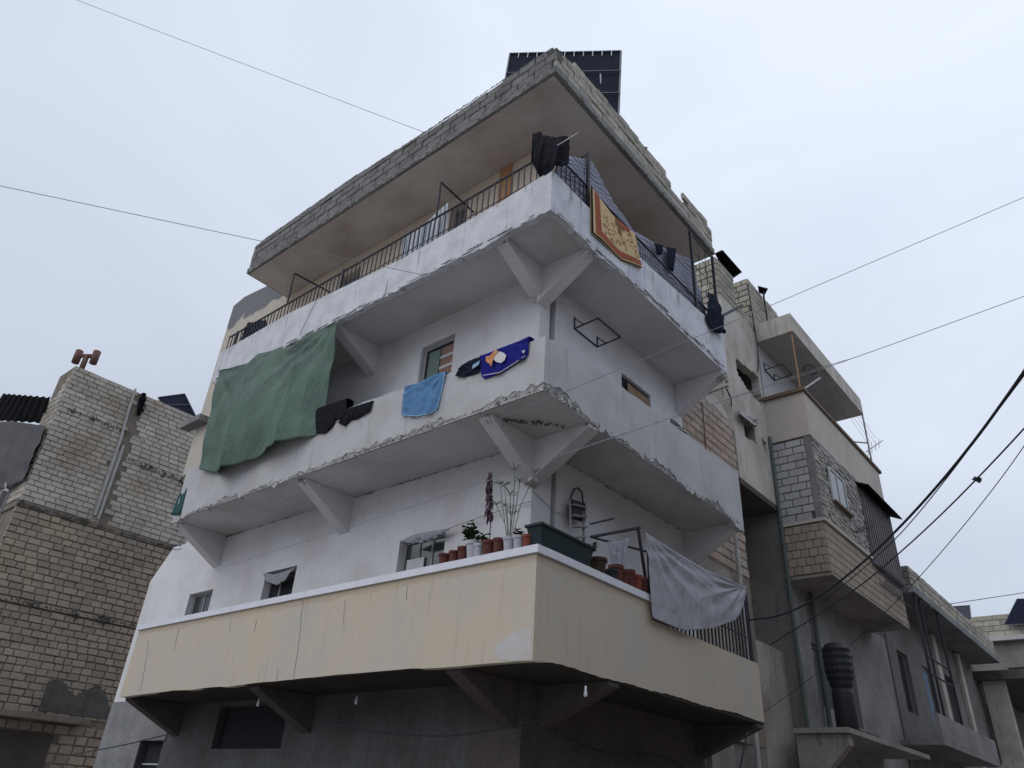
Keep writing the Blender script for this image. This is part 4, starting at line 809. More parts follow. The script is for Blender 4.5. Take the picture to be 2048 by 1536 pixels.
# dark green trough round the corner
t = thing('planter', 'long dark green planter trough standing on the corner of the coping', 'planter', (-.06, .5, ZC))
tr = MB(); y0, y1 = .02, 1.12; zb, zt = ZC+.008, ZC+.25
tr.hexa([(-.15, y0+.06, zb), (.0, y0+.06, zb), (.0, y1-.05, zb), (-.15, y1-.05, zb), (-.19, y0, zt), (.04, y0, zt), (.04, y1, zt), (-.19, y1, zt)]); build(tr, 'trough', M['planter'], t)
build(MB().box(-.21, .06, y0-.02, y1+.02, zt+.001, zt+.03), 'rim', M['planter'], t)
bushy('potted_plant', 'green shrub spilling over the far end of the dark trough', Vector((-.08, 1.17, ZC+.16)), .20, .17, M['leaf_dark'], 150, .042)
bushy('potted_plant', 'low dark shrub in the wide pot behind the trough', Vector((-.08, 1.38, ZC+.13)), .11, .15, M['leaf_dark'], 90, .04)
for y_, h, r, m, l in ((1.36, .20, .12, 'soil', 'wide dark pot right behind the green trough'), (1.68, .13, .09, 'planter', 'short dark pot between the wide pot and the first red one'), (1.80, .22, .10, 'clay_pot', 'tall brown pot, first of the row right of the trough'),
                       (1.99, .20, .08, 'clay_pot', 'brown pot, second of the row right of the trough'), (2.12, .24, .09, 'clay_pot', 'brown pot in the middle of the row right of the trough'),
                       (2.32, .22, .085, 'red_pot', 'reddish pot, second from the railing on the right side'), (2.50, .22, .085, 'clay_pot', 'brown pot standing last beside the sheet')):
    cc = Vector((-.06, y_, ZC+.005)); t = thing('flower_pot', l, 'flower pot', cc, 'flower pots on the low balcony coping')
    build(MB().lathe(cc, [(r*.74, 0), (r*.96, h*.8), (r*1.08, h*.8), (r*1.1, h), (r*.95, h), (r*.92, h*.9)], 16), 'pot', M[m], t); build(MB().lathe(cc+Vector((0, 0, h*.86)), [(r*.9, 0), (r*.9, .01)], 12), 'soil', M['soil'], t)
bushy('potted_plant', 'spiky dark potted plant behind the left end of the top railing', oy(500, 655, .4)-Vector((0, 0, .25)), .42, .22, M['leaf_dark'], 90, .07)

# ------------------------------------------------------------------ SOLAR PANEL ON THE MAIN ROOF
def panel(label, TL, TR, BL, BR, legs=True, name='solar_panel', rails=2, ticks=12):
    TL, TR, BL, BR = map(Vector, (TL, TR, BL, BR)); n = (TR-TL).cross(BL-TL).normalized(); c = (TL+TR+BL+BR)/4
    if n.dot(c-CAM) < 0: n = -n
    t = thing(name, label, 'solar panel', (c.x, c.y, min(BL.z, BR.z)))
    up = n*.03
    build(MB().hexa([BL, BR, TR, TL, BL+up, BR+up, TR+up, TL+up]), 'panel', M['solar'], t)
    fr = MB(); q = n*-.012
    for a, b in ((TL, TR), (TR, BR), (BR, BL), (BL, TL)): fr.tube([a+q, b+q], .022, 4)
    for k in range(rails): f = (k+1)/(rails+1); fr.tube([TL.lerp(BL, f)+q*4, TR.lerp(BR, f)+q*4], .018, 4)
    build(fr, 'frame', M['solar_frame'], t)
    if ticks:
        tk = MB()
        for k in range(1, ticks): a = TL.lerp(TR, k/ticks); tk.tube([a-n*.03, a+(BL-TL).normalized()*.20-n*.03], .012, 4)
        build(tk, 'clip', M['steel'], t)
    return t
TR = oz(1242, 103, 17.0); TL = oz(1020, 108, 17.0); BR = oz(1237, 236, 14.6); BL = TL+(BR-TR)
panel('large tilted dark solar panel seen from below behind the peak of the main roof', TL, TR, BL, BR)
fr = thing('panel_stand', 'thin metal stand carrying the large solar panel on the main roof', 'stand', (-.5, 2.6, 13.15))
m1 = TR.lerp(BR, .35).lerp(TL.lerp(BL, .35), .17)
build(MB().tube([m1, m1+Vector((.0, .0, -3.3))], .02).tube([m1+Vector((0, 0, -1.1)), m1+Vector((-.0, -.25, -1.3))], .014), 'leg', M['steel'], fr)
m2 = BL.lerp(BR, .2); build(MB().tube([m2, Vector((m2.x, m2.y, 13.1))], .02), 'leg', M['steel'], fr)

# ------------------------------------------------------------------ LEFT BUILDING (grey block above, brown stone below)
LX = -20.6
B2 = thing('block_building', 'tall unplastered block and brown stone house left of the corner building', 'building', (LX-2, 3, 0))
build(MB().box(LX-1.3, LX-.03, 0.03, 9, 0, 14.1), 'wall', M['mortar'], B2)
build(MB().box(LX-12, LX-1.31, .6, 9, 0, 9.2), 'wall', M['shade_wall'], B2)
def keepL(u, z):
    if 2.16 < u-(14-z)*.03 < 2.52 and z > 9.3: return False
    return True
masonry(B2, 'block', 'x', LX-.03, .02, 7.2, 9.22, 14.12, .36, .172, M['grey_block'], out=.03, depth=.08, keep=keepL, limit=300, wvar=.15, tilt=.018, tjit=.012, joint=.017)
masonry(B2, 'block', 'y', .03, LX-1.28, LX-.05, 9.3, 13.9, .40, .204, M['grey_block'], out=.03, depth=.08, keep=lambda u, z: z < 14.0-(LX-u)*.9, limit=0)
masonry(B2, 'stone', 'x', LX-.03, -.02, 6.4, 6.42, 9.02, .34, .20, M['brown_stone'], out=.04, depth=.1, wvar=.3, tilt=.035, tjit=.022, limit=150, joint=.022)
masonry(B2, 'stone', 'x', LX-.03, -.02, 6.6, 3.4, 6.22, .34, .20, M['brown_stone'], out=.04, depth=.1, wvar=.3, tilt=.035, tjit=.022, limit=150, joint=.022)
masonry(B2, 'stone', 'x', LX-.03, -.02, 6.6, .1, 3.2, .40, .25, M['brown_stone'], out=.04, depth=.1, wvar=.25, tilt=.04, tjit=.03, limit=0, joint=.03, keep=lambda u, z: not (1.2 < u < 3.3 and z < 2.9))
build(MB().box(LX-1.3, LX+.03, -.02, 7.2, 9.03, 9.2), 'floor_band', M['mortar'], B2)
build(MB().box(LX-.1, LX+.05, -.02, 7.2, 6.26, 6.38), 'floor_band', M['brown_stone'], B2)
rubble_edge(B2, 'mortar_lumps', (LX+.05, 0, 9.1), (LX+.05, 7, 9.1), .05, 260, M['mortar_light'], (.02, .02, .07))
rubble_edge(B2, 'mortar_lumps', (LX+.05, 0, 6.32), (LX+.05, 7, 6.32), .06, 300, M['mortar_light'], (.02, .02, .08))
rubble_edge(B2, 'mortar_lumps', (LX+.03, 0.2, 12.55), (LX+.03, 3.0, 12.5), .04, 110, M['mortar_light'], (.015, .02, .06))
rubble_edge(B2, 'mortar_lumps', (LX+.03, 2.6, 11.6), (LX+.03, 5.0, 11.5), .045, 150, M['mortar_light'], (.015, .02, .12))
build(poly_wall('x', LX+.05, 2.6, 6.4, 3.5, 5.0, [], top=lambda u: 3.9+.35*math.sin(u*.9-1.4)+.2*math.sin(u*5), cell=.09, th=.06), 'cement_patch', M['mortar_light'], B2)
build(MB().box(LX-.02, LX+.02, 2.16, 2.44, 9.2, 11.8), 'mortar_strip', M['grey_block'], B2)
build(MB().tube([(LX+.07, 2.10, 14.15), (LX+.07, 2.12, 13.3), (LX+.07, 2.2, 12.2), (LX+.07, 2.24, 9.4)], .045).tube([(LX+.07, 2.36, 12.0), (LX+.07, 2.38, 9.3)], .045), 'pipe', M['pipe_light'], B2)
rubble_edge(B2, 'tar_stain', (LX+.05, 2.45, 14.15), (LX+.05, 2.5, 13.3), .10, 120, M['black_cloth'], (.015, .05, .03))
# awning slab and dark doorway at the foot
build(MB().box(LX+.02, LX+.75, -.4, 3.9, 3.22, 3.38), 'canopy', M['mortar'], B2)
build(MB().box(LX+.0, LX+.02, 1.25, 3.25, .1, 2.9), 'doorway', M['brown_concrete'], B2)
build(MB().box(LX+.55, LX+.7, .35, .55, 3.4, 4.9), 'post', M['black_cloth'], B2)
# balcony with shed roof on its far side
build(MB().box(-27, LX-1.35, 0.0, .6, 9.75, 11.1), 'balcony_parapet', M['peach_wall'], B2)
build(MB().box(-27, LX-1.35, -.2, .7, 9.2, 9.74), 'balcony_slab', M['cement'], B2)
build(MB().box(-27, LX-1.3, .5, .62, 8.0, 9.19), 'wall', M['pale_wall'], B2)
build(MB().box(LX-2.1, LX-1.32, -.05, .6, 0, 10.2), 'pier', M['pale_wall'], B2)
cr_ = MB(); A, Bp = oy(-60, 735, -.4), oy(100, 797, -.4); C_, D_ = oy(88, 850, .5), oy(-60, 840, .5); n = 40
A = oy(5, 790, -.6); Ab = oy(14, 785, -.6); Bp = oy(99, 798, -.6); D_ = oy(-30, 842, .4); C_ = oy(84, 848, .4)
for j in range(9):
    for i in range(n+1):
        p = A.lerp(Bp, i/n).lerp(D_.lerp(C_, i/n), j/8); cr_.v.append(p+Vector((0, 0, .03*math.sin(i*1.3)+.05)))
for j in range(8):
    for i in range(n): a = j*(n+1)+i; cr_.f.append((a, a+1, a+n+2, a+n+1))
tag(build(cr_, 'corrugated_roof', M['corrugated'], solid=.02, smooth=True), 'dark corrugated shed roof over the far left balcony', 'roof')
cloth('curtain', 'grey cloth screening the balcony at the left edge', 'curtain', M['grey_curtain'], [oy(-30, 846, -.1), oy(20, 842, -.1), oy(94, 852, -.1)], [oy(-60, 980, -.12), oy(20, 976, -.12), oy(50, 955, -.12)], (0, -1, 0), folds=((4, .08, 0), (9, .03, 0)), nu=50, nv=20, crump=.05)
# vent pipe
c = Vector((LX-.35, .32, 14.1)); t = thing('vent_pipe', 'rusty double headed vent pipe on the corner of the block house roof', 'vent pipe', c)
dirx = Vector((.78, .62, 0)).normalized()
build(MB().tube([c, c+Vector((0, 0, .68))], .09, 12), 'pipe', M['rust'], t, smooth=True)
build(MB().tube([c+Vector((0, 0, .68))-dirx*.28, c+Vector((0, 0, .68))+dirx*.28], .075, 10), 'crossbar', M['rust'], t, smooth=True)
for s in (-1, 1):
    q = c+dirx*.32*s+Vector((0, 0, .38)); build(MB().tube([q, q+Vector((0, 0, .5))], .125, 12), 'elbow', M['rust'], t, smooth=True)
P1, P2 = oz(303, 795, 15.2), oz(368, 789, 15.2)
panel('dark solar panel leaning on the block house roof', ox(316, 795, LX-.6), ox(369, 788, LX-.6), ox(330, 830, LX-.1), ox(392, 834, LX-.1), rails=1, ticks=0)

# ------------------------------------------------------------------ RIGHT NEIGHBOUR (beige, with boxed-in balcony)
B3 = thing('apartment_building', 'beige neighbouring building with broken windows and a boxed in stone clad balcony', 'building', (-2, 12, 0))
NX = -1.1
# brick infill between the two buildings
build(MB().box(-1.35, NX-.03, YR+.01, 8.8, 3, 9.9), 'infill_wall', M['mortar'], B3)
masonry(B3, 'block', 'x', NX-.03, YR+.05, 8.78, 6.3, 10.05, .40, .2, M['pink_block'], out=.02, depth=.06, joint=.02, keep=lambda u, z: z < 10.0)
build(MB().prism([ox(a, b, NX+.012) for a, b in ((1408, 789), (1414, 783), (1424, 786), (1433, 797), (1441, 806), (1450, 822), (1457, 838), (1448, 834), (1438, 822), (1428, 812), (1416, 806))], (-.02, 0, 0)), 'plaster_patch', M['peach_wall'], B3)
build(MB().tube([ox(1418, 786, NX+.05), ox(1456, 772, NX+.05)], .02).tube([ox(1452, 776, NX+.05), ox(1462, 796, NX+.05), ox(1463, 812, NX+.05)], .02).tube([ox(1445, 778, NX+.05), ox(1447, 792, NX+.05)], .012), 'broken_window_frame', M['iron'], B3)
build(MB().tube([(NX+.02, YR+1.0, 9.9), (NX+.02, YR+1.0, 6.5)], .012), 'pipe', M['rust'], B3)
# ragged openings in the beige wall
h1 = [(9.33, 12.27), (10.85, 12.44), (10.82, 12.0), (10.95, 11.7), (10.75, 11.5), (10.39, 11.55), (9.9, 11.6), (9.71, 11.69), (9.4, 11.78)]
h2 = [(9.35, 10.65), (10.04, 10.62), (10.1, 10.06), (9.41, 10.02)]
h3 = [(10.5, 10.45), (10.75, 10.4), (10.8, 10.0), (10.55, 10.05)]
build(poly_wall('x', NX, 8.81, 11.0, 8.7, 14.0, [h1, h2, h3], cell=.055, th=.22), 'wall', M['beige_wall'], B3)
build(MB().box(-4, NX-.03, 8.83, 8.9, 8.7, 13.9), 'side_wall', M['beige_wall'], B3)
build(MB().box(-4, NX-.6, 8.95, 10.99, 8.8, 13.8), 'dark_core', M['dark_void'], B3)
build(MB().box(-4, NX-.005, 8.85, 10.99, 8.56, 8.69), 'floor_slab', M['brown_concrete'], B3)
q = MB(); q.hexa([ox(1478, 826, NX), ox(1481, 819, NX), ox(1514, 850, NX), ox(1508, 850, NX), ox(1478, 826, NX+.2), ox(1481, 819, NX+.2), ox(1514, 850, NX+.2), ox(1508, 850, NX+.2)]); build(q, 'broken_lintel', M['rubble'], B3)
rubble_edge(B3, 'rubble_lumps', ox(1500, 838, NX+.08), ox(1512, 848, NX+.08), .06, 40, M['rubble'], (.06, .1, .12))
# rooftop block work
build(MB().box(-4, NX-.05, 8.84, 9.85, 13.8, 15.35), 'roof_wall', M['mortar_light'], B3)
masonry(B3, 'block', 'y', 8.84, -3.2, NX-.03, 13.9, 15.32, .38, .203, M['parapet_block'], out=.03, depth=.08, tilt=.02, wvar=.1)
masonry(B3, 'block', 'x', NX-.05, 8.85, 9.9, 13.9, 15.32, .38, .203, M['parapet_block'], out=.035, depth=.08, tilt=.02, wvar=.1)
build(MB().box(NX-.2, NX-.05, 9.9, 10.98, 13.95, 14.15), 'roof_wall', M['mortar_light'], B3)
masonry(B3, 'block', 'x', NX-.05, 9.92, 10.98, 13.98, 14.4, .38, .203, M['parapet_block'], out=.035, depth=.08, tilt=.03)
build(MB().box(-4, NX-.05, 11.03, 17, 14.3, 16.0), 'roof_wall', M['mortar_light'], B3)
masonry(B3, 'block', 'y', 11.03, -3.0, NX-.03, 13.98, 16.0, .38, .203, M['parapet_block'], out=.03, depth=.08, tilt=.03, wvar=.15)
masonry(B3, 'block', 'x', NX-.05, 11.05, 16.9, 14.3, 16.0, .38, .203, M['parapet_block'], out=.035, depth=.08, tilt=.025, wvar=.1, keep=lambda u, z: z < 16.0-max(0, u-13.2)*.75+.1*math.sin(u*5))
build(MB().tube([(NX+.05, 10.8, 15.6), (NX+.06, 10.9, 13.3), (NX+.05, 10.75, 12.6), (NX+.05, 10.7, 12.5)], .018), 'cable', M['cable'], B3)
def sheet(label, pts, name='roof_sheet'):
    a, b, c_, d = map(Vector, pts); mb = MB(); n = 24
    for j in range(5):
        for i in range(n+1): mb.v.append(a.lerp(b, i/n).lerp(d.lerp(c_, i/n), j/4)+Vector((0, 0, .02*math.sin(i*1.57))))
    for j in range(4):
        for i in range(n): k = j*(n+1)+i; mb.f.append((k, k+1, k+n+2, k+n+1))
    return tag(build(mb, name, M['corrugated'], solid=.015, smooth=True), label, 'roof sheet')
sheet('dark corrugated sheet jutting from the top of the blockwork tower behind the main roof', [oz(1430, 507, 15.6), oz(1445, 500, 15.6), oz(1484, 544, 15.5), oz(1458, 562, 15.5)])
sheet('small dark roof sheet poking up beyond the neighbour blockwork', [oz(1516, 572, 16.1), oz(1536, 577, 16.1), oz(1529, 590, 16.0), oz(1518, 585, 16.0)])
_p = oz(1526, 582, 16.05); build(MB().tube([_p, Vector((_p.x, _p.y, 14.3))], .03), 'post', M['iron'], B3)
# upper balcony roof slab, wall behind
build(MB().box(NX, -.05, 11.02, 17.0, 13.66, 14.26), 'balcony_roof', M['beige_wall'], B3)
mbs = MB().box(NX+.003, -.20, 11.15, 16.9, 13.64, 13.659); build(mbs, 'ceiling', M['pale_wall'], B3)
ring = MB(); rc = oz(1620, 740, 13.63); ring.tube([rc+Vector((.16*math.cos(a*.314), .3*math.sin(a*.314), 0)) for a in range(21)], .02, 5); ring.chip(rc, .06); build(ring, 'ceiling_rose', M['shade_wall'], B3)
build(wall_mb('x', NX, 11.08, 17.0, 6.9, 13.64, [(13.0, 14.0, 11.9, 12.9)]), 'wall', M['pale_wall'], B3)
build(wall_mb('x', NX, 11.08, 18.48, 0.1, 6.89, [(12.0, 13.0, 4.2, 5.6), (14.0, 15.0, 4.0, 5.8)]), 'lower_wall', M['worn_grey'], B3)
window(B3, 'x', NX, 13.0, 14.0, 11.9, 12.9, M['grey_frame'], M['dark_void']); window(B3, 'x', NX, 12.0, 13.0, 4.2, 5.6, M['grey_frame'], M['glass']); window(B3, 'x', NX, 14.0, 15.0, 4.0, 5.8, M['grey_frame'], M['dark_void'])
build(MB().box(-4, NX-.003, 11.02, 11.2, .1, 13.6), 'side_wall', M['shade_wall'], B3)
dr = dry_frame(None, NX+.02, 11.35, 12.9, .7, .5, m=M['iron']); tag(dr, 'small black drying frame under the neighbour balcony roof', 'rack')
build(MB().tube([(-.12, 11.1, 11.78), (-.12, 11.1, 13.66)], .018), 'post', M['rust_board'], B3)
build(MB().tube([ox(1605, 780, -.1), ox(1640, 756, -.1)], .03).tube([ox(1605, 780, -.1), ox(1632, 808, -.1)], .025), 'strut', M['pipe_light'], B3)
build(MB().tube([(-.06, 16.9, 13.7), (-.1, 17.0, 11.0)], .03).tube([(-.08, 16.9, 12.6), (-1.0, 16.0, 12.6)], .025), 'post', M['pipe_light'], B3)
lines = MB()
for k in range(4): lines.tube([ox(1655+k*6, 765, -.1), ox(1740+k*4, 895-k*6, -.0)], .005, 4)
build(lines, 'clothes_line', M['steel'], B3)
# boxed balcony
build(MB().box(NX, -.07, 11.0, 17.2, 6.9, 11.0), 'balcony_core', M['mortar_light'], B3)
build(MB().box(NX, -.02, 10.96, 17.25, 10.42, 11.68), 'balcony_parapet', M['peach_wall'], B3)
build(MB().box(NX, .04, 10.88, 17.4, 11.684, 11.78), 'coping', M['brown_coping'], B3)
masonry(B3, 'block', 'y', 11.0, NX+.02, -.20, 8.2, 10.38, .40, .2, M['cinder_block'], out=.02, depth=.06, joint=.018, tilt=.004, tjit=.003)
build(MB().box(-.20, -.05, 10.975, 11.0, 8.2, 10.41), 'corner_strip', M['cement'], B3)
# thin ledge stone cladding
ls = MB(); z = 8.24; random.seed(11)
while z < 10.35:
    y = 11.02; h = random.uniform(.045, .075)
    while y < 14.4:
        w = random.uniform(.14, .36)
        if not (11.85 < y+w*.5 < 13.1 and 8.9 < z+h*.5 < 9.9):
            d = random.uniform(.015, .05); ls.box(-.07, -.07+d+.03, y, min(y+w, 14.45)-.012, z, z+h-.008)
        y += w
    z += h
build(ls, 'ledge_stone_cladding', M['ledge_stone'], B3, kind='stuff')
w3 = window(B3, 'x', .06, 11.9, 13.05, 8.92, 9.88, M['white_frame'], M['glass'], rec=.03, mull=(12.45,)); build(MB().box(-.07, .10, 11.8, 13.15, 8.86, 8.915), 'sill', M['brown_coping'], w3)
# brown sheet metal end with its small awning
bm = MB(); y = 14.5; k = 0
while y < 17.2: bm.box(-.06, .02+(.03 if k % 2 else 0), y, y+.10, 8.0, 10.2); y += .105; k += 1
build(bm, 'sheet_metal', M['brown_metal'], B3)
build(MB().hexa([(-.05, 14.3, 10.30), (.32, 14.3, 10.12), (.32, 17.5, 10.12), (-.05, 17.5, 10.30), (-.05, 14.3, 10.34), (.32, 14.3, 10.16), (.32, 17.5, 10.16), (-.05, 17.5, 10.34)]), 'awning', M['corrugated'], B3)
build(MB().tube([ox(1711, 1064, .0), ox(1752, 1042, .12)], .035), 'rod', M['iron'], B3)
rg = MB()
for i in range(16):
    yc = 14.9+i*.15; rg.tube([(.05+.10*math.sin(a*.52), yc+.07*math.cos(a*.52), 7.75+.28*math.cos(a*.52)) for a in range(13)], .008, 4)
rg.tube([(.1, 14.7, 8.05), (.1, 17.2, 8.05)], .012, 4).tube([(.1, 14.7, 7.42), (.1, 17.2, 7.42)], .012, 4)
build(rg, 'ring_guard', M['iron'], B3)
# tile clad band
build(MB().box(NX-.02, .02, 10.94, 17.4, 8.12, 8.2), 'ledge', M['peach_wall'], B3)
masonry(B3, 'tile', 'y', 10.99, NX, -.06, 6.9, 8.1, .21, .2, M['tile'], out=.02, depth=.04, joint=.012, tilt=.003, tjit=.002)
masonry(B3, 'tile', 'x', -.06, 11.0, 17.2, 6.9, 8.1, .21, .2, M['tile'], out=.02, depth=.04, joint=.012, tilt=.003, tjit=.002, limit=180)
build(MB().box(NX-.005, -.045, 11.0, 17.2, 6.82, 6.893), 'floor_slab', M['worn_wall'], B3)
# downpipes
build(MB().tube([(NX+.05, 10.93, 10.6), (NX+.05, 10.93, 0)], .045, 8), 'downpipe', M['drain'], B3)
build(MB().tube([(NX+.10, 12.2, 6.8), (NX+.10, 12.2, 0)], .06, 8), 'downpipe', M['drain'], B3)
# canopy ledge with bracket
build(MB().box(NX, .02, 10.2, 16.2, 3.42, 3.52), 'canopy', M['worn_wall'], B3)
build(MB().prism([(NX, 10.3, 3.41), (-.05, 10.3, 3.41), (-.05, 10.3, 3.2), (NX, 10.3, 2.2)], (0, .3, 0)), 'bracket', M['worn_wall'], B3)
# antenna
t = thing('antenna', 'spiky television antenna tilted at the far end of the neighbour balcony coping', 'antenna', (-.05, 17.2, 11.78))
a, b = ox(1733, 903, -.05), ox(1765, 881, .1); mb = MB().tube([a, b], .02)
build(mb, 'boom', M['steel'], t); el = MB()
for k in range(4): p = a.lerp(b, .1+k*.22); el.tube([p+Vector((0, -.1, -.22)), p+Vector((0, .1, .22))], .01, 4)
build(el, 'element', M['steel'], t)
# water tank
tx, ty = -.35, 11.35
t = thing('water_tank', 'black tank with a bulging ribbed upper part standing on the ledge below the neighbour balcony', 'water tank', (tx, ty, 3.53))
build(MB().lathe((tx, ty, 3.53), [(.22, 0), (.23, .03), (.22, .8), (.21, .85)], 18), 'body', M['tank'], t, smooth=True)
prof = [(.21, .85)]+[(.20+.09*math.sin(min(1, k/6)*1.57)+(.016 if k % 2 else 0), .88+k*.075) for k in range(12)]+[(.22, 1.82), (.1, 1.86)]
build(MB().lathe((tx, ty, 3.53), prof, 20), 'ribbed_top', M['tank'], t)
build(MB().box(tx-.35, tx+.36, ty-.5, ty+.9, 3.522, 3.55), 'base_board', M['iron'], t)
# wall between: link wall seen right of the balconies, lower floors
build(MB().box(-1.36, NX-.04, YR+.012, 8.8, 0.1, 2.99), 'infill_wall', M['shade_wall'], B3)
build(MB().box(-1.3, NX+.02, YR+.02, 7.9, 3.0, 6.2), 'plaster_wall', M['worn_wall'], B3)
build(MB().box(-1.30, NX+.03, 6.3, 7.2, .1, 2.95), 'plaster_wall', M['worn_wall'], B3)
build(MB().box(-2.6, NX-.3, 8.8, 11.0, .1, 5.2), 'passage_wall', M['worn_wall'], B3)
build(MB().tube([(-.95, 7.9, 7.5), (-.95, 7.9, 0)], .05, 8), 'downpipe', M['pipe_light'], B3)

# ------------------------------------------------------------------ HOUSES FARTHER ALONG THE STREET
H3 = thing('house', 'low grey house with thick block parapet beyond the neighbour building', 'house', (-3, 24, 0))
build(wall_mb('x', -1.1, 18.56, 31, 0.1, 8.2, [(19.6, 20.8, 5.0, 6.8), (22.5, 23.5, 5.0, 6.8), (25.6, 27.0, 4.6, 7.0), (20, 21, .2, 2.4), (25, 27, .2, 2.6)], th=.3), 'wall', M['shade_wall'], H3)
build(MB().box(-8, -1.1, 18.5, 18.7, .1, 8.2), 'wall', M['shade_wall'], H3)
build(MB().box(-8, -1.7, 18.8, 31, .1, 8.1), 'dark_core', M['dark_void'], H3)
build(MB().box(-8, 0, 18.5, 31, 8.2, 8.42), 'roof_slab', M['cement'], H3)
build(MB().box(-8, -.06, 18.56, 30.9, 8.43, 9.0), 'roof_parapet', M['mortar'], H3)
masonry(H3, 'block', 'x', -.06, 18.57, 30.8, 8.44, 9.04, .4, .2, M['parapet_block'], out=.03, depth=.08, tilt=.02)
masonry(H3, 'block', 'y', 18.56, -4, -.08, 8.44, 9.04, .4, .2, M['dark_block'], out=.03, depth=.08, tilt=.02)
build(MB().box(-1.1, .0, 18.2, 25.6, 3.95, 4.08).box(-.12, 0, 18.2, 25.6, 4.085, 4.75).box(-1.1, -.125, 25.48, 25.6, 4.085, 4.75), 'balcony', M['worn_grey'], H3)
build(MB().tube([(-.1, 18.8, 8.2), (-.1, 18.8, 4.75)], .05).tube([(-.1, 19.4, 8.2), (-.1, 19.4, 4.75)], .04).tube([(-.1, 18.8, 6.4), (-.1, 21.5, 6.4)], .03).tube([(-.1, 18.8, 5.9), (-.1, 21.5, 5.9)], .03).tube([(-.1, 21.5, 8.2), (-.1, 21.5, 4.75)], .04), 'iron_frame', M['iron'], H3)
window(H3, 'x', -1.1, 22.5, 23.5, 5.0, 6.8, M['white_frame'], M['blue_plastic']); window(H3, 'x', -1.1, 19.6, 20.8, 5.0, 6.8, M['grey_frame'], M['dark_void']); window(H3, 'x', -1.1, 25.6, 27, 4.6, 7.0, M['brown_metal'], M['glass'])
build(MB().box(-1.09, -.95, 24.2, 24.7, 4.1, 8.15), 'pier', M['beige_wall'], H3)
build(MB().box(-1.09, -.97, 28.0, 28.5, 2.0, 8.15), 'pier', M['beige_wall'], H3)
H4 = thing('house', 'far low house whose roof slab juts towards the street at the right edge', 'house', (-3, 36, 0))
build(wall_mb('x', -1.1, 31.1, 42, .1, 8.2, [(32, 33, 4.6, 6.8), (35, 36, 4.6, 6.8)], th=.3), 'wall', M['shade_wall'], H4)
build(MB().box(-8, 1.2, 31.1, 42, 7.6, 7.95), 'roof_slab', M['mortar_light'], H4); build(MB().box(-8, -1.7, 31.3, 42, .1, 7.5), 'dark_core', M['dark_void'], H4)
masonry(H4, 'block', 'x', 1.15, 31.1, 41.9, 7.97, 8.37, .4, .2, M['parapet_block'], out=.03, depth=.1)
build(MB().box(-.9, -.1, 31.5, 31.9, 3.4, 7.6), 'pier', M['beige_wall'], H4)
build(MB().box(-1.1, .4, 31.2, 34.5, 3.6, 4.4), 'balcony', M['beige_wall'], H4)
window(H4, 'x', -1.1, 32, 33, 4.6, 6.8, M['grey_frame'], M['glass']); window(H4, 'x', -1.1, 35, 36, 4.6, 6.8, M['grey_frame'], M['glass'])
H5 = thing('house', 'distant dark house with a pale roof edge closing the street at the right', 'house', (4, 48, 0))
build(MB().box(-8, 16, 44, 56, .1, 11.6), 'wall', M['shade_wall'], H5); build(MB().box(-8.2, 16.2, 43.6, 56, 11.6, 11.85), 'roof_slab', M['pale_wall'], H5)
build(MB().box(-8, 16, 43.95, 44.2, 11.86, 13.0), 'roof_parapet', M['mortar'], H5)
masonry(H5, 'block', 'y', 43.95, -6, 10, 11.87, 13.07, .8, .3, M['parapet_block'], out=.03, depth=.1)
for x_ in (-1.5, 1.5, 4.5): build(MB().box(x_, x_+1.4, 43.9, 43.99, 8.4, 10.2), 'window', M['dark_void'], H5)
panel('tilted solar panel on the roof of the low grey house', ox(1893, 1214, -.8), ox(1939, 1211, -.8), ox(1898, 1245, -.4), ox(1942, 1238, -.4), rails=0, ticks=0)
panel('smaller solar panel farther back on the low roofs', ox(1955, 1236, -2.5), ox(1990, 1233, -2.5), ox(1958, 1262, -2.4), ox(1993, 1256, -2.4), rails=0, ticks=0)
panel('large dark solar panel on the distant roof at the right edge', oy(2034, 1198, 44), oy(2110, 1196, 44), oy(2008, 1250, 43.6), oy(2100, 1246, 43.6), rails=0, ticks=0)

# unseen houses added across the side street to shade and warm the right facade
for (y0, y1, h_, mm, lb) in ((-3.5, 6.5, 8.8, 'worn_wall', 'unseen worn brown house added for shade across the side street facing the potted plants'), (6.6, 17.5, 9.6, 'peach_wall', 'unseen peach plastered house added for shade across the side street facing the tiled band'), (17.6, 30, 7.4, 'worn_wall', 'unseen low worn house added for shade across the side street facing the low grey house')):
    t = thing('house', lb, 'house', (12, (y0+y1)/2, 0))
    hs = [(y0+1+k*2.6, y0+2+k*2.6, z, z+1.2) for k in range(int((y1-y0-1)/2.6)) for z in (1.2, 4.4)]
    w_ = MB(); src = wall_mb('x', -8.8, y0, y1, 0.02, h_, hs, th=.25); w_.v = [Vector((-v.x, v.y, v.z)) for v in src.v]; w_.f = [f[::-1] for f in src.f]
    build(w_, 'wall', M[mm], t); build(MB().box(9.2, 16, y0+.02, y1-.02, .02, h_-.1), 'dark_core', M['brown_concrete'], t); build(MB().box(8.6, 16, y0, y1, h_, h_+.2), 'roof_slab', M['cement'], t)
    for h in hs: build(MB().box(8.98, 9.02, h[0], h[1], h[2], h[3]), 'window', M['glass'], t)

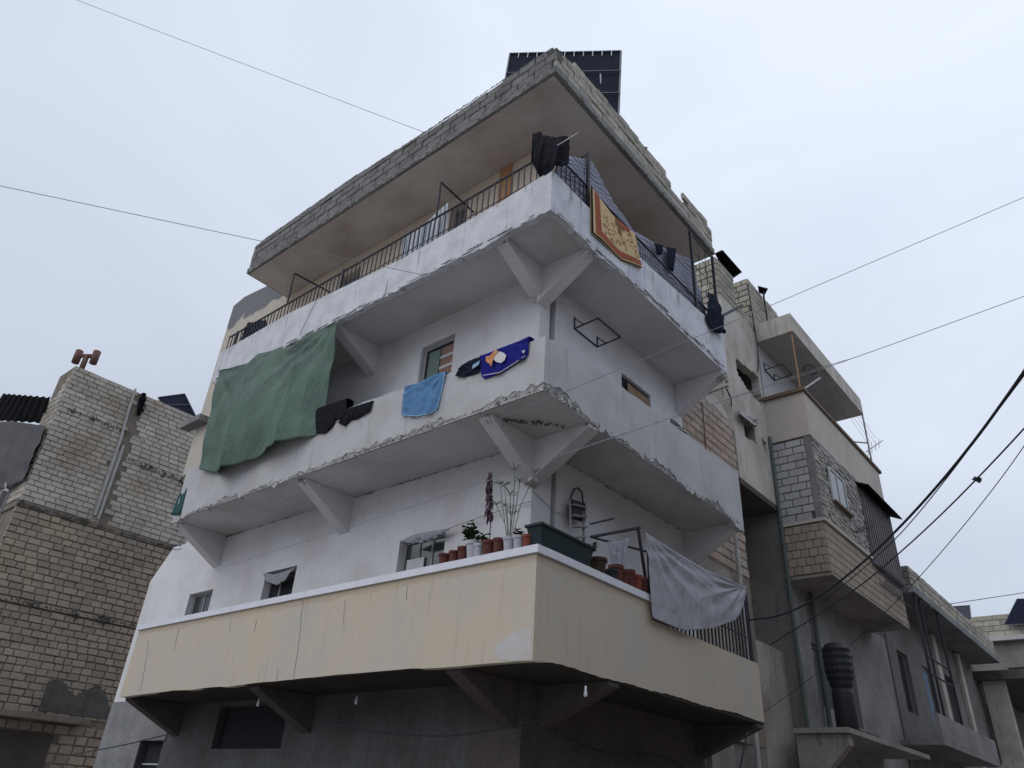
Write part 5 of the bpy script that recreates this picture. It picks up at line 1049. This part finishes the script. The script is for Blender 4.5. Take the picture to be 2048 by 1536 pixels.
# ------------------------------------------------------------------ CABLES
wire('thin pale cable coming down from the upper left to the main roof edge', [od(60, -42, 17), oy(852, 266, .15)], .0055, M['thin_cable'], sag=.1)
wire('cable crossing from the left edge past the top balcony to the drying frame', [od(-60, 345, 9.3), Vector((-.75, 1.9, 9.28))], .0048, M['thin_cable'], sag=.12)
wire('upper thin cable rising to the right edge in front of the middle balcony', [od(2110, 368, 8.6), od(1560, 603, 8.4), od(1242, 738, 8.2), od(900, 877, 8.0), od(640, 970, 9.5), oy(470, 1030, .3)], .0036, M['thin_cable'])
wire('lower thin cable rising to the right edge above the neighbour balcony', [od(2110, 570, 8.6), od(1610, 752, 8.5), od(1400, 815, 8.4), od(1024, 946, 8.2), od(780, 1028, 9), oy(430, 1140, 1.17)], .0042, M['thin_cable'])
wire('thin cable running close beside the lower rising cable', [od(1700, 718, 8.52), od(1640, 735, 8.55), od(1440, 803, 8.6), od(1270, 860, 8.5), oy(940, 968, .2)], .0034, M['thin_cable'])
wire('thick dark power cable sagging from the right edge to the low balcony end', [od(2100, 660, 6.0), od(2048, 745, 6.3), od(1925, 915, 7.2), od(1800, 1056, 8.5), od(1704, 1145, 9.8), od(1625, 1203, 11), od(1560, 1233, 12), od(1500, 1240, 12.8)], .0145, M['cable'])
wire('thin strand looping just under the thick power cable', [od(2060, 735, 6.4), od(1850, 1015, 8), od(1760, 1110, 9), od(1650, 1200, 10.5)], .006, M['cable'])
wire('cable entering low on the right edge with a small knot', [od(2110, 790, 7.0), od(1953, 960, 8.2), od(1830, 1080, 9), od(1700, 1190, 10.5), od(1540, 1290, 12)], .009, M['cable'])
wire('thinnest cable running under the knotted one at the right', [od(2110, 800, 7.2), od(1985, 985, 8), od(1800, 1200, 10), od(1640, 1345, 12), od(1450, 1480, 13)], .005, M['cable'])
k = MB(); c = od(1953, 960, 8.15); [k.chip(c+Vector((random.uniform(-.03, .03), random.uniform(-.03, .03), random.uniform(-.02, .02))), .035) for _ in range(6)]
tag(build(k, 'cable_clamp', M['cable']), 'small dark clamp on the cable at the right of the sky', 'clamp')
wire('faint cable over the low roofs at the right edge', [od(1860, 1214, 22), od(2110, 1176, 22)], .012, M['thin_cable'])
wire('tangle of thin wires beside the left end bracket under the middle balcony', [oy(318, 1078, 1.0), oy(335, 1096, .95), oy(352, 1088, .9), oy(366, 1094, .95), oy(350, 1076, 1.0), oy(330, 1084, 1.0), oy(344, 1100, .95), oy(364, 1098, .9)], .008)
wire('slack black cable drooping across the shaded ground floor wall', [oy(640, 1445, .6), oy(800, 1468, .6), oy(900, 1473, .6), oy(1010, 1455, .7), oy(1080, 1440, .9)], .013)
wire('black cable sagging on the brown wall right of the corner pier', [ox(1110, 1458, -.95), ox(1160, 1490, -.95), ox(1240, 1513, -.95), ox(1320, 1505, -.95), ox(1380, 1545, -.95)], .014)
wire('dark cable bundle low between the block house and the dark window opening', [oy(150, 1508, .8), oy(240, 1492, .8), oy(290, 1480, .9), oy(330, 1470, 1.0)], .012)
wire('steep black cable at the bottom edge below the low balcony end', [ox(1495, 1465, .2), ox(1478, 1545, .2)], .014)
wire('loose wire dangling down the top balcony parapet into the tarpaulin', [oy(640, 585, -.03), oy(600, 668, -.05)], .006)
for a, b in (((1600, 1120), (1590, 1290)),): pass
